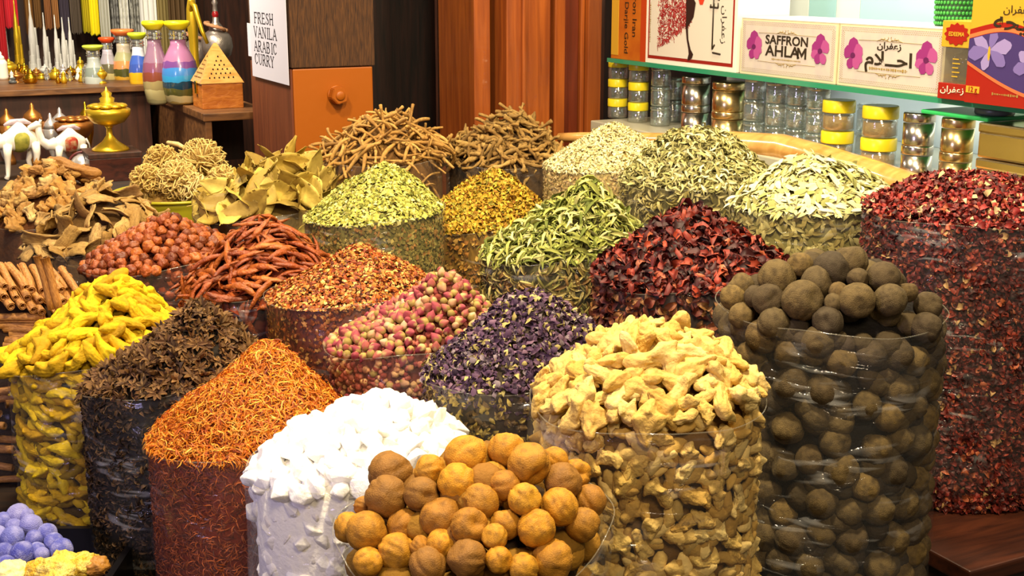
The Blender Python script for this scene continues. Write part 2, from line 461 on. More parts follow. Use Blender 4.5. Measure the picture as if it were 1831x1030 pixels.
def place_pieces(bag, meshes, name, label, cat, group, pts, nrm, rng, size=(.9, 1.1), jitter=.3, sink=0.0, spin=None, cap=None, labels=None):
    R = frames(nrm, spin, jitter, rng); out = []
    for i in range(len(pts)):
        o = bpy.data.objects.new(name, meshes[int(rng.integers(len(meshes)))]); COL.objects.link(o)
        o.location = bag.w(pts[i] - nrm[i] * sink); o.rotation_euler = rotmat(R[i]); s = rng.uniform(*size); o.scale = (s, s, s)
        tag(o, label, cat, group); out.append(o)
    return out

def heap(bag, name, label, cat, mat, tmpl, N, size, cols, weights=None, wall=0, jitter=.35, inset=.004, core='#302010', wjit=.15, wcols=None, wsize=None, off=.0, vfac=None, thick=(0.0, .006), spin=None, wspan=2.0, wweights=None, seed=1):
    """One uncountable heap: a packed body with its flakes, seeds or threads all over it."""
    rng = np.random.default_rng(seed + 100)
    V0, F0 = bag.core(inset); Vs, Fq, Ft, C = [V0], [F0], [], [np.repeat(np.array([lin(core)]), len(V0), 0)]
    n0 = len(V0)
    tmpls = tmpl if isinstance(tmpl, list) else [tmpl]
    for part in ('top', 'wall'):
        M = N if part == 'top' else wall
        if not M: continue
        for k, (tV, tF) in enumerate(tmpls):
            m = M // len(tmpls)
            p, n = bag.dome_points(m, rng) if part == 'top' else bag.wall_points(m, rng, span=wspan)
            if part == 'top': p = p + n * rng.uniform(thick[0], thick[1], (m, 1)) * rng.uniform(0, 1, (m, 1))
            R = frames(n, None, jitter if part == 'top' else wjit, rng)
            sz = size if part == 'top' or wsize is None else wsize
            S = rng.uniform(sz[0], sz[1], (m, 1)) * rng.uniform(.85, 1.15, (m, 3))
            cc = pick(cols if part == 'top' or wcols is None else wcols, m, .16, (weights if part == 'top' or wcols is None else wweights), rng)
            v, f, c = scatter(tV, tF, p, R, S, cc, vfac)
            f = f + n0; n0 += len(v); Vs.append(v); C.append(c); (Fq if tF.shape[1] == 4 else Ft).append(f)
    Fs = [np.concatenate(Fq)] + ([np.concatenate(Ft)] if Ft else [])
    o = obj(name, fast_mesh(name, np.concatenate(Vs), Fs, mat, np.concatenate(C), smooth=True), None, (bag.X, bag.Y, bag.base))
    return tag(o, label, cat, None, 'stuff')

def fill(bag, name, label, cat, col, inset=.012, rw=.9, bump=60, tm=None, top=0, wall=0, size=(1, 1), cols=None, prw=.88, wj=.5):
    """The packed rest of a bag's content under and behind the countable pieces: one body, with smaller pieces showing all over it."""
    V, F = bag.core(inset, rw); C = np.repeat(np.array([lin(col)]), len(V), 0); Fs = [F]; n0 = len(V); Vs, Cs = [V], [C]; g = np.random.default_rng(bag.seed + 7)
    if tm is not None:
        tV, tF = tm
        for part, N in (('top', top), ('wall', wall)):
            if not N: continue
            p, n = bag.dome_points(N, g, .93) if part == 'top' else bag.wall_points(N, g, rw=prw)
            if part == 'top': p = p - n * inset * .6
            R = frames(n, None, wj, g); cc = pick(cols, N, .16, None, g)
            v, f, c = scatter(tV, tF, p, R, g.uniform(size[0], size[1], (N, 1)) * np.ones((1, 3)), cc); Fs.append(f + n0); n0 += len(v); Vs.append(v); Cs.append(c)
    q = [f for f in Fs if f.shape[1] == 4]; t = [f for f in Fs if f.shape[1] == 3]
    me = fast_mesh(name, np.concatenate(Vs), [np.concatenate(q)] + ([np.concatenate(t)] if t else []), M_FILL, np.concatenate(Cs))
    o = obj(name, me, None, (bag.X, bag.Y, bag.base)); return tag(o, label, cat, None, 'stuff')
M_FILL = m_tint('packed_pieces', .8, .2, (70, .5, .01))
def mesh_arrays(me):
    v = np.empty(len(me.vertices) * 3, dtype=np.float32); me.vertices.foreach_get('co', v)
    return v.reshape(-1, 3).astype(float), np.array([list(p.vertices) for p in me.polygons if len(p.vertices) == len(me.polygons[0].vertices)])

# ------------------------------------------------------------------ pieces that are things of their own
def lime_mesh(seed, ribs=9, dents=2, depth=.06, sub=4, elong=1.08, name='dried_lime', mat=None, r0=1.0, lump=.035):
    g = np.random.default_rng(seed); V, F = ico(sub); d = V.copy()
    th = np.arctan2(d[:, 1], d[:, 0]); ph = np.arccos(np.clip(d[:, 2], -1, 1)); r = np.ones(len(d))
    for k in range(ribs):
        a = 2 * np.pi * k / ribs + g.normal(0, .16) + .12 * np.sin(ph * 2 + g.uniform(0, 6)); df = np.angle(np.exp(1j * (th - a)))
        r -= depth * g.uniform(.1, 1) * np.exp(-(df * np.sin(ph) / .085) ** 2) * np.sin(ph) ** 1.2
    for k in range(dents):
        c = g.normal(0, 1, 3); c /= np.linalg.norm(c); dd = d @ c
        r -= g.uniform(.10, .24) * np.exp(-((1 - dd) / g.uniform(.05, .16)) ** 1.5)
    r += lump * nz(d, 1.6, seed) + .014 * nz(d, 6, seed + 9, 3)
    r += .05 * np.exp(-((np.pi - ph) / .16) ** 2) - .05 * np.exp(-(ph / .13) ** 2)
    V = d * r[:, None] * r0; V[:, 2] *= elong
    return fast_mesh(name, V, F, mat)

def lump_mesh(name, seed, length, rad, mat, lobes=3, sub=3, bend=.35, flat=.75, rough=.12, rings=0, lw=(.30, 1.0), la=(.35, .95)):
    """A knobbly root: a bent spine with finger-like lobes."""
    g = np.random.default_rng(seed); V, F = ico(sub); d = V.copy()
    t = d[:, 0]; r = np.ones(len(d))
    X = t * length / 2
    prof = np.sqrt(np.clip(1 - np.abs(t) ** 3.2, 0, 1)); rho = np.sqrt(d[:, 1] ** 2 + d[:, 2] ** 2) + 1e-6
    ang = np.arctan2(d[:, 2], d[:, 1])
    rr = rad * prof * (1 + .18 * np.sin(t * 4 + g.uniform(0, 6)) + rough * nz(d, 2.6, seed, 3) * 2)
    if rings: rr *= 1 + .05 * np.sin(t * rings + g.uniform(0, 6))
    Y = d[:, 1] / rho * rr; Z = d[:, 2] / rho * rr * flat
    V = np.stack([X, Y, Z], -1)
    for k in range(lobes):
        t0 = g.uniform(-.75, .75); a0 = g.uniform(0, 6.28); w = np.exp(-((t - t0) / lw[0]) ** 2) * np.exp(-(np.angle(np.exp(1j * (ang - a0))) / lw[1]) ** 2) * np.clip(rho * 1.6, 0, 1)
        L = rad * g.uniform(*la); dirv = np.array([g.uniform(-.6, .6), math.cos(a0), math.sin(a0) * flat]); V = V + w[:, None] * dirv * L
    b = bend * length * (g.uniform(.5, 1)) * (1 if g.random() < .5 else -1)
    V[:, 1] += b * (V[:, 0] / (length / 2)) ** 2 - b * .4
    return fast_mesh(name, V, F, mat)

def chili_mesh(name, seed, mat):
    g = np.random.default_rng(seed); n = 11; x = np.linspace(0, 1, n); L = g.uniform(.052, .072)
    b1, b2 = g.uniform(-.25, .25), g.uniform(.05, .25)
    pts = np.stack([(x - .5) * L, b1 * L * np.sin(x * 3), b2 * L * np.sin(x * np.pi)], -1)
    rad = .0055 * np.clip(np.sin(np.pi * (x * .80 + .15)), .12, 1) * (1 + .14 * np.sin(x * 17 + g.uniform(0, 6)))
    V, F, F2 = tube_arrays(pts, rad, 8); V = V + .0011 * nz(V, 160, seed)[:, None] * np.array([0, 1, 1])
    c = pts[:, 2].mean(); V[:, 2] = c + (V[:, 2] - c) * .6
    return fast_mesh(name, V, [F, F2], mat)

def anise_mesh(name, seed, mat):
    g = np.random.default_rng(seed); j = Joined(); n = 8
    for k in range(n):
        a = 2 * np.pi * k / n + g.normal(0, .08); L = .0135 * g.uniform(.75, 1.1); up = g.uniform(.05, .35)
        ca, sa = math.cos(a), math.sin(a); V = []
        for t, w, h in ((.08, .0012, .0022), (.45, .0026, .0034), (.75, .0019, .0026), (1.0, .0003, .0006)):
            cx = L * t; z = up * L * t
            for (yy, zz) in ((-w, z + h * .55), (0, z - h * .7), (w, z + h * .55), (0, z + h * .05)):
                V.append((cx * ca - yy * sa, cx * sa + yy * ca, zz))
        F = [(i * 4 + q, i * 4 + (q + 1) % 4, (i + 1) * 4 + (q + 1) % 4, (i + 1) * 4 + q) for i in range(3) for q in range(4)] + [(12, 13, 14, 15)]
        j.add(V, F)
    return j.mesh(name, mat, False)

def bud_mesh(name, seed, mat):
    """Rosebud: pink pointed petals out of a pale green cup."""
    g = np.random.default_rng(seed); V, F = ico(2); t = V[:, 2]; ang = np.arctan2(V[:, 1], V[:, 0])
    r = 1 + .10 * np.sin(ang * 5 + t * 3 + g.uniform(0, 6)) * (t > -.2) + .05 * nz(V, 2.5, seed)
    W = V * r[:, None] * .0064; W[:, 2] = t * .0072 + np.where(t > .6, (t - .6) * .006, 0)
    W[:, :2] *= np.where(t > .3, 1 - .75 * (t - .3), 1)[:, None]
    pink, cup = lin(g.choice(['#a85a52', '#94404a', '#b8806a', '#843440', '#b88c68', '#c09a7c', '#985048'])), lin(g.choice(['#a48c4c', '#b8a06a', '#8c783c']))
    c = np.where((t + .22 * np.sin(ang * 5) < -.12)[:, None], np.array(cup), np.array(pink))
    return fast_mesh(name, W, F, mat, c)

def quill_mesh(name, seed, mat, L=.085, R=.0085):
    """A rolled cinnamon quill: bark curled in from both sides."""
    g = np.random.default_rng(seed); t = np.linspace(0, 1, 30); a = t * 2 * np.pi * 1.9; rr = R * (1 - .52 * t)
    prof = np.stack([rr * np.cos(a), rr * np.sin(a)], -1); prof2 = prof * (1 - .0011 / (rr[:, None]))
    ring = np.concatenate([prof, prof2[::-1]]); n = len(ring); V = []; m = 6
    for i in range(m):
        x = (i / (m - 1) - .5) * L; s = 1 + .05 * math.sin(i * 1.7 + seed)
        for p in ring: V.append((x, p[0] * s, p[1] * s + .0015 * math.sin(i * .9 + seed)))
    F = [(i * n + k, i * n + (k + 1) % n, (i + 1) * n + (k + 1) % n, (i + 1) * n + k) for i in range(m - 1) for k in range(n)]
    h = n // 2
    for e in (0, m - 1):
        for k in range(h - 1): F.append((e * n + k, e * n + k + 1, e * n + n - 2 - k, e * n + n - 1 - k))
    return fast_mesh(name, V, np.array(F), mat)

def bark_mesh(name, seed, mat):
    g = np.random.default_rng(seed); L, W, rc = g.uniform(.045, .08), g.uniform(.016, .026), g.uniform(.014, .03); nu, nv = 9, 8; V = []
    for lay in (0, .0022):
        for i in range(nu):
            for k in range(nv):
                u = i / (nu - 1) - .5; v = k / (nv - 1) - .5; a = v * W / rc
                ed = .0012 * math.sin(i * 2.1 + seed) * (abs(v) > .45)
                V.append((u * L + .002 * math.sin(k * 1.3 + seed) * (abs(u) > .45), (rc - lay) * math.sin(a) * 1.2 + ed, (rc - lay) * math.cos(a) - rc + .005 * math.sin(u * 4 + seed)))
    F = []; o = nu * nv
    for i in range(nu - 1):
        for k in range(nv - 1):
            a = i * nv + k; F += [(a, a + nv, a + nv + 1, a + 1), (o + a + 1, o + a + nv + 1, o + a + nv, o + a)]
    for i in range(nu - 1): F += [(i * nv, o + i * nv, o + (i + 1) * nv, (i + 1) * nv), ((i + 1) * nv + nv - 1, o + (i + 1) * nv + nv - 1, o + i * nv + nv - 1, i * nv + nv - 1)]
    for k in range(nv - 1): b = (nu - 1) * nv; F += [(k + 1, o + k + 1, o + k, k), (b + k, o + b + k, o + b + k + 1, b + k + 1)]
    return fast_mesh(name, V, np.array(F), mat)

def leaf_mesh(name, seed, mat, L=.075, W=.019):
    g = np.random.default_rng(seed); n, m = 12, 7; V = []; curl, cup, tw = g.uniform(-.25, .3), g.uniform(-.12, .3), g.uniform(-.6, .6)
    for lay in (0, -.0005):
        for i in range(n):
            t = i / (n - 1); w = W * math.sin(math.pi * min(.985, max(.015, t ** .9))) ** .75
            for k in range(m):
                s = k / (m - 1) * 2 - 1; y = s * w; z = L * curl * (t - .5) ** 2 * 2.5 + cup * abs(s) * w * .8 + .0016 * math.sin(t * 17 + s * 5 + seed) * abs(s) - .0008 * (k == m // 2)
                a = tw * (t - .5); V.append(((t - .5) * L, y * math.cos(a) - z * math.sin(a), y * math.sin(a) + z * math.cos(a) + lay))
    F = []; o = n * m
    for i in range(n - 1):
        for k in range(m - 1):
            a = i * m + k; F += [(a, a + m, a + m + 1, a + 1), (o + a + 1, o + a + m + 1, o + a + m, o + a)]
    for i in range(n - 1):
        F += [(i * m, o + i * m, o + (i + 1) * m, (i + 1) * m), ((i + 1) * m + m - 1, o + (i + 1) * m + m - 1, o + i * m + m - 1, i * m + m - 1)]
    j = Joined(); j.add(V, F); j.tube([(-L / 2 - .008, 0, L * curl * .6), (-L / 2, 0, L * curl * .62)], .0009, 5)
    return j.mesh(name, mat)

def twig_mesh(name, seed, mat, L=.075, r=.0032, curl=1.0, rope=0.0):
    g = np.random.default_rng(seed); n = 14; t = np.linspace(-.5, .5, n); a1, a2, p1, p2 = g.uniform(.05, .22) * curl, g.uniform(.03, .12) * curl, g.uniform(0, 6), g.uniform(0, 6)
    pts = np.stack([t * L, L * a1 * np.sin(t * 4 + p1), L * a2 * np.sin(t * 5 + p2)], -1); pts -= pts.mean(0)
    rad = r * (1 + .2 * np.sin(t * 9 + p1) - .5 * np.abs(t)) ; V, F, F2 = tube_arrays(pts, rad, 8)
    if rope:
        for i in range(n):
            for k in range(8): V[i * 8 + k] = pts[i] + (V[i * 8 + k] - pts[i]) * (1 + rope * math.sin(2 * (2 * math.pi * k / 8) + i * 1.5))
    return fast_mesh(name, V, [F, F2], mat)

def crystal_mesh(name, seed, mat):
    g = np.random.default_rng(seed); bm = bmesh.new()
    for p in g.normal(0, 1, (16, 3)):
        p = p / np.linalg.norm(p) * g.uniform(.75, 1.0); bm.verts.new((p[0] * 1.1, p[1] * .85, p[2] * .8))
    r = bmesh.ops.convex_hull(bm, input=bm.verts); bmesh.ops.delete(bm, geom=[v for v in bm.verts if not v.link_faces], context='VERTS')
    bmesh.ops.bevel(bm, geom=list(bm.edges), offset=.05, segments=1, affect='EDGES', clamp_overlap=True)
    return bm_mesh(name, bm, mat, False)

def crystal_fill():
    me = crystal_mesh('c', 5, M_SALT); bm = bmesh.new(); bm.from_mesh(me); bmesh.ops.triangulate(bm, faces=bm.faces); bm.to_mesh(me); bm.free(); return me

M_LIME = m_piece('dried_lime_skin', ['#be8220', '#ca9226', '#a87222', '#845c26', '#ce901e', '#b27c24'], '#644218', 2.2, .6, rough=.6, spec=.3, bump=(14, .25, .06))
M_BLACKLIME = m_piece('black_lime_skin', ['#6a5836', '#564932', '#786238', '#443a2c', '#6a5634'], '#2e2418', 2.4, .6, rough=.8, spec=.2, bump=(16, .3, .06))
M_GINGER = m_piece('ginger_skin', ['#d8ba6c', '#ccaa5a', '#e0c884', '#c09a4c', '#d8bc74'], '#a87c34', 90, .45, rough=.8, spec=.2, bump=(160, .6, .006))
M_TURM = m_piece('turmeric_skin', ['#d8b818', '#e4c41c', '#c49c18', '#d4ac14', '#b88c18'], '#8a6a10', 70, .5, rough=.75, spec=.2, bump=(120, .5, .006))
M_ANISE = m_piece('star_anise_pod', ['#4a3220', '#5e4026', '#38261a', '#745030'], '#94703e', 150, .5, rough=.7)
M_CHILI = m_piece('dried_chili_skin', ['#a04c18', '#823810', '#b4601e', '#904416', '#bc6c2a'], '#4a120a', 90, .6, rough=.45, spec=.45, bump=(200, .8, .004))
M_HAW = m_piece('hawthorn_skin', ['#8e4014', '#a8541a', '#5c2810', '#b86424', '#7e3812', '#984a1c'], '#4e140a', 120, .5, rough=.45, spec=.5, bump=(220, .7, .004))
M_CINN = m_wood('cinnamon_bark', '#84521f', '#c48c48', 40, (3, 14, 14), .65)
M_BARK = m_piece('cassia_bark', ['#b08c4c', '#9a763c', '#c4a062', '#7e5c30'], '#6a4a24', 80, .6, rough=.8, bump=(150, .5, .004), stretch=(1, 4, 4))
M_BAY = m_piece('bay_leaf', ['#c4a848', '#ae943c', '#d2ba5c', '#8c7230', '#b89c42'], '#7a5e28', 45, .45, rough=.65, spec=.3, bump=(120, .3, .003))
M_ROOT = m_piece('liquorice_root', ['#b48844', '#9c7236', '#c49a54', '#86602c'], '#5a3c1c', 120, .5, rough=.8, bump=(260, .5, .003))
M_ROOT2 = m_piece('twisted_root', ['#9c783c', '#886632', '#ac8a4c', '#745628'], '#4a3418', 120, .5, rough=.85, bump=(260, .5, .003))
M_GAL = m_piece('galangal_root', ['#bc8c44', '#a87838', '#cca660', '#94642c', '#d8b878'], '#744a1e', 60, .5, rough=.75, bump=(120, .6, .006))
M_SALT = m_piece('rock_crystal', ['#fbfaf6', '#f4f2ee', '#ffffff'], None, rough=.35, spec=.5, sss=.35, bump=(2.5, .15, .1))
M_BUD = m_tint('rosebud', .7, .25, (300, .3, .002))
M_TINT = m_tint('dried_plant', .75, .2)
M_TINTG = m_tint('dried_petal', .55, .35)

BAG_L = {}
def B(key, X, Y, D, z0, base, peak, label, **k):
    b = Bag(key, X, Y, D, z0, base, peak, seed=len(BAG_L) * 3 + 1, **k); BAG_L[key] = b; b.make(label); return b

T0, T1 = .66, .76
def rng(i): return np.random.default_rng(i)
CAMV = np.array([0, 0, EYE])
def toward(pts, bag):  # direction from points to the lens side of the stall, for flat-lying wall pieces
    d = np.array([-bag.X, -bag.Y, .5]); return d / np.linalg.norm(d)

# --- saffron
b = B('saffron', -.371, 1.718, .287, .965, T0, (480, 628), 'clear bag standing full of orange saffron threads, between the star anise and the white crystals', tilt=.022, power=1.35, film=FILM)
th1, th2 = t_thread(4, .045, .16, .5), t_thread(4, .04, .26, -.8)
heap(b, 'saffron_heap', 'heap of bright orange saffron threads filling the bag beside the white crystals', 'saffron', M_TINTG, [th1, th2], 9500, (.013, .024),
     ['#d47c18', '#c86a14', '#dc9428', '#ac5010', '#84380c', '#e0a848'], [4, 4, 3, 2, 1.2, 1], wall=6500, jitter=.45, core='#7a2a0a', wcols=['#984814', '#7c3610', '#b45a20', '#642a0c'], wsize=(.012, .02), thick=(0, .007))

# --- purple mallow flowers
b = B('mallow', .010, 1.685, .272, 1.073, T0, (962, 528), 'clear bag of dried purple flowers beside the rosebuds', tilt=.03, power=1.35)
petal = t_leaf(3, .26, .2, .2, .1); chip = t_chip(3)
heap(b, 'mallow_flowers', 'heap of dark violet dried mallow flowers flecked with pale calyxes', 'dried flowers', M_TINT, [petal, t_leaf(3, .34, .3, -.2, .15), petal], 4200, (.007, .014),
     ['#503850', '#402c42', '#664c5e', '#2e2030', '#a0925a', '#786a70', '#b8a86c'], [4, 4, 3, 2.5, 1.8, 1.6, .8], wall=5600, jitter=.6, core='#3a3026', wcols=['#7a6238', '#94803e', '#5c4a34', '#4a3848', '#b09c50'], thick=(0, .008))

# --- crushed red pepper flakes
b = B('flakes', -.283, 2.157, .283, 1.057, T0, (655, 446), 'clear bag of rust-orange chili flakes between the chilies and rosebuds', tilt=.022, power=1.4)
heap(b, 'chili_flakes', 'heap of rust-orange crushed chili flakes and pale seeds', 'chili flakes', M_TINTG, [t_leaf(2, .36, .12, .1), t_leaf(2, .45, .2, -.1)], 6500, (.005, .0105),
     ['#a04c1a', '#843610', '#b8742e', '#c49a4a', '#642a0e', '#b0601e', '#d0ac64'], [3.5, 3, 3.5, 3, 2.2, 3, 1.5], wall=5200, jitter=.5, core='#5a2008', wcols=['#86401a', '#a86030', '#6a2a10', '#c08848', '#984c1a'], thick=(0, .005))

# --- green crushed herb
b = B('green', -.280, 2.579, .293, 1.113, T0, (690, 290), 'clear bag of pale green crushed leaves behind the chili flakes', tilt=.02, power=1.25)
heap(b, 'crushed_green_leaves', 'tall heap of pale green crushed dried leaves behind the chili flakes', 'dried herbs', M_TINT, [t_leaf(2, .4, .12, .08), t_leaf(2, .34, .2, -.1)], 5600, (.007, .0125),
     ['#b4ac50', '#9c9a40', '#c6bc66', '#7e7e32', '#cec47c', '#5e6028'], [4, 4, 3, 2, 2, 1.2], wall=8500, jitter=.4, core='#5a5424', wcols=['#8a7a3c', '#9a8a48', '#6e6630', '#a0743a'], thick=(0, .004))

# --- yellow blossom
b = B('yellow', -.066, 2.798, .309, 1.052, T0, (888, 309), 'clear bag of yellow dried blossoms between two green herb bags', tilt=.02, power=1.35)
heap(b, 'yellow_blossom_heap', 'heap of mustard yellow dried blossoms behind the long green leaves', 'dried flowers', M_TINT, [t_leaf(3, .4, .35, .3, .15), t_leaf(2, .45, .3, .2), t_leaf(3, .3, -.3, .3, .2)], 6600, (.0075, .0135),
     ['#b8962c', '#a88226', '#c4a640', '#946a20', '#7c4e18', '#908a34'], [4, 3, 3, 2, 1, 1.5], wall=3000, jitter=.6, core='#7a5a18', wcols=['#b08034', '#98662a', '#c0964a', '#8a5a22'], thick=(0, .006))

# --- white granules
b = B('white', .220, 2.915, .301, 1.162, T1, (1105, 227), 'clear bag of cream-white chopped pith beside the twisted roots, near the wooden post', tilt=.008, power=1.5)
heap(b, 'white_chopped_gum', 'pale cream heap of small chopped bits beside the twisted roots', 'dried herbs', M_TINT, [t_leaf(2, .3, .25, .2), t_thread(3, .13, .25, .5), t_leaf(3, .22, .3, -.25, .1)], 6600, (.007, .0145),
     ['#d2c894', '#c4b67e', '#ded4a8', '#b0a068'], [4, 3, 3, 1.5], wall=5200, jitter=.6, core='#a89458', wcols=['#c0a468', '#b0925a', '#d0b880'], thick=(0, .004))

# --- grey green pods
b = B('tube', .378, 2.594, .310, 1.176, T1, (1240, 224), 'clear bag of grey-green dried shoots between the white heap and the pale leaves', tilt=.006, power=1.4)
heap(b, 'grey_green_shoots', 'heap of curled grey-green dried shoots behind the dark red hibiscus', 'dried herbs', M_TINT, [t_leaf(4, .13, .25, .12, .06), t_thread(4, .1, .3, .4)], 3000, (.014, .028),
     ['#b0a86c', '#9a925a', '#c4bc88', '#7e7848', '#8c8850', '#d0caa0'], [4, 3, 3, 2, 2, 1], wall=2600, jitter=.5, core='#5e5630', wcols=['#a89a5c', '#948648', '#b8ac72'], thick=(0, .008))

# --- hibiscus
b = B('hibiscus', .284, 2.011, .310, 1.122, T0, (1228, 385), 'clear bag of dark red dried hibiscus behind the ginger and black limes', tilt=.018, power=1.3)
heap(b, 'hibiscus_petals', 'heap of dark maroon curled hibiscus petals behind the ginger', 'hibiscus', M_TINTG, [t_leaf(4, .28, .3, .3, .12), t_leaf(4, .2, .4, -.35, .15)], 3000, (.013, .027),
     ['#5a1a16', '#3c1010', '#7c2a1c', '#2a0c0c', '#9a3c24', '#b06040'], [4, 4, 3, 3, 1.6, .5], wall=3600, jitter=.7, core='#2a120c', wcols=['#6a3020', '#4a1c16', '#8a5030', '#a07040'], thick=(0, .012))

# --- red petals
b = B('petals', .739, 2.043, .330, 1.215, T1, (1735, 316), 'tall clear bag of crimson petals standing on the wooden ledge', tilt=.0, power=1.7, film=FILM_D)
heap(b, 'crimson_petals', 'crimson dried petals packed in the tall bag on the wooden ledge', 'dried flowers', M_TINTG, [t_leaf(3, .4, .3, .25, .1), t_leaf(3, .32, .35, -.3, .12)], 4600, (.008, .0155),
     ['#7c201c', '#5c1814', '#963028', '#421210', '#c0a070', '#ac5438', '#c8b088'], [4, 4, 3, 2.5, .7, 1, .4], wall=12500, jitter=.7, core='#380e0c', wcols=['#6a2018', '#4a1412', '#863222', '#a05434', '#38100e', '#b08a58'], wweights=[4, 4, 3, 1.4, 3, .5], wjit=.35, thick=(0, .012))

# --- long green leaves: the largest are leaves of their own
def big_leaves(b, name, label, cat, group, tmpls, cols, L, n, gap, lift, jit, seed, mat):
    g = rng(seed); ms = []
    for k, (tV, tF) in enumerate(tmpls):
        for c in cols:
            Vv = np.concatenate([tV, tV - [0, 0, .02]]) * L; Ff = np.concatenate([tF, tF[:, ::-1] + len(tV)])
            ms.append(fast_mesh(name, Vv, Ff, mat, np.repeat(np.array([lin(c)]), len(Vv), 0)))
    pts, nn = b.spaced_dome(n, gap, g, .97)
    return place_pieces(b, ms, name, label, cat, group, pts, nn, g, (.75, 1.3), jit, -lift)

b = B('moringa', .093, 2.249, .290, 1.111, T0, (1062, 341), 'clear bag of long bright green leaves between yellow blossom and hibiscus', tilt=.028, power=1.35)
tl = [t_leaf(4, .10, .2, .1, .05), t_leaf(4, .075, .28, -.1, .08), t_leaf(4, .12, .12, .15, -.05)]
heap(b, 'green_leaf_heap', 'packed bed of narrow dried green leaves under the larger loose ones', 'dried herbs', M_TINT, tl, 2200, (.016, .034),
     ['#969848', '#787e36', '#b2b068', '#565e26', '#c4c084'], [4, 4, 3, 2, 1.2], wall=3600, jitter=.45, core='#4a461e', wcols=['#a49250', '#8a8444', '#b8a868', '#8c6c3c'], thick=(0, .008))
big_leaves(b, 'green_leaf', 'narrow green dried leaf lying loose on the heap between yellow blossom and hibiscus', 'dried leaf', 'long green leaves', tl, ['#a09e50', '#84863e', '#b8b46e', '#60682a', '#c8c48a'], .034, 230, .0075, .006, .45, 61, M_TINT)

b = B('senna', .556, 2.328, .310, 1.181, T1, (1455, 274), 'clear bag of pale lance-shaped leaves beside the crimson petals', tilt=.012, power=1.25)
sl = [t_leaf(4, .15, .08, .05, .02), t_leaf(4, .17, .14, -.05, .03)]
heap(b, 'senna_leaf_heap', 'packed bed of pale dried senna leaves under the larger loose ones', 'dried herbs', M_TINT, sl, 2000, (.016, .03),
     ['#beb87a', '#a8a462', '#d0c898', '#8e8c4c', '#d8d0a8'], [4, 3, 3, 1.5, 1.5], wall=2600, jitter=.3, core='#6c6434', wcols=['#a89a5c', '#98884c', '#b8ac70'], thick=(0, .006))
big_leaves(b, 'senna_leaf', 'pale green lance-shaped senna leaf lying loose on the heap beside the crimson petals', 'dried leaf', 'pale senna leaves', sl, ['#c2be82', '#aeaa6a', '#d2cca0', '#969656', '#d8d2ae'], .03, 250, .0085, .005, .3, 62, M_TINT)

# --- rosebuds
b = B('roses', -.153, 1.908, .271, 1.049, T0, (820, 500), 'clear bag of dried pink rosebuds between chili flakes and purple flowers', tilt=.035, power=1.35)
fill(b, 'rosebud_fill', 'dusty pink broken petals packed between and under the rosebuds', 'dried flowers', '#5e2c22', .008, .92, tm=ico(1), top=500, wall=3000, size=(.004, .007), cols=['#a86050', '#b8845a', '#8a4034', '#c09868', '#7a3430'], prw=.93)
buds = [bud_mesh('rosebud', i, M_BUD) for i in range(9)]
pts, nn = b.spaced_dome(300, .0108, rng(21), .97)
place_pieces(b, buds, 'rosebud', 'dried pink rosebud with pale calyx lying on the rosebud heap', 'rosebud', 'dried rosebuds on the heap', pts, nn, rng(22), (.85, 1.3), 1.2, -.003)
pts, nn = b.spaced_wall(60, .014, rng(23), .93, 1.2, .45, 1)
place_pieces(b, buds, 'rosebud', 'dried rosebud pressed against the clear film of the rosebud bag', 'rosebud', 'rosebuds behind the film', pts, nn, rng(24), (.9, 1.3), 1.2)

# --- chilies
b = B('chili', -.483, 2.366, .287, 1.018, T0, (475, 408), 'clear bag of dried red chilies between hawthorn berries and chili flakes', tilt=.04, power=1.4)
fill(b, 'chili_fill', 'red-brown packed mass of chilies below the top ones', 'chili', '#4a1a0c', .010, .9, tm=mesh_arrays(chili_mesh('chili', 3, M_CHILI))[:2] if False else t_leaf(4, .16, .15, .12), top=300, wall=500, size=(.03, .05), cols=['#8a3a16', '#6a2810', '#a4501e'], prw=.93)
ch = [chili_mesh('dried_chili', i, M_CHILI) for i in range(8)]
pts, nn = b.spaced_dome(210, .0132, rng(31), .96)
sp = np.repeat([[1.0, .35, 0]], len(pts), 0) + rng(33).normal(0, .55, (len(pts), 3))
place_pieces(b, ch, 'dried_chili', 'dried red chili lying on the heap next to the chili flakes', 'chili', 'dried red chilies', pts, nn, rng(32), (.8, 1.3), .35, -.004, sp)
pts, nn = b.spaced_wall(34, .019, rng(34), .92, 1.2, .5, 1)
place_pieces(b, ch, 'dried_chili', 'dried chili pressed flat behind the film of the chili bag', 'chili', 'chilies behind the film', pts, nn, rng(35), (.8, 1.2), .25)

# --- hawthorn berries
b = B('hawthorn', -.721, 2.555, .312, 1.022, T0, (288, 398), 'clear bag of wrinkled red-brown berries behind the turmeric', tilt=.035, power=1.5)
fill(b, 'berry_fill', 'dark red packed berries beneath the top layer', 'dried fruit', '#3a1408', tm=ico(1), top=300, wall=500, size=(.008, .012), cols=['#7a3416', '#5a2410', '#96481e'])
hw = [lime_mesh(200 + i, 6, 4, .2, 3, .92, 'dried_berry', M_HAW, .0112, .22) for i in range(7)]
pts, nn = b.spaced_dome(260, .0168, rng(41), .96)
place_pieces(b, hw, 'dried_berry', 'wrinkled red-brown dried berry on the heap behind the turmeric', 'berry', 'dried red berries', pts, nn, rng(42), (.8, 1.25), 1.5, -.003)
pts, nn = b.spaced_wall(50, .022, rng(43), .91, 1.3, .45, 1)
place_pieces(b, hw, 'dried_berry', 'wrinkled dried berry pressed behind the film of the berry bag', 'berry', 'berries behind the film', pts, nn, rng(44), (.85, 1.2), 1.5)

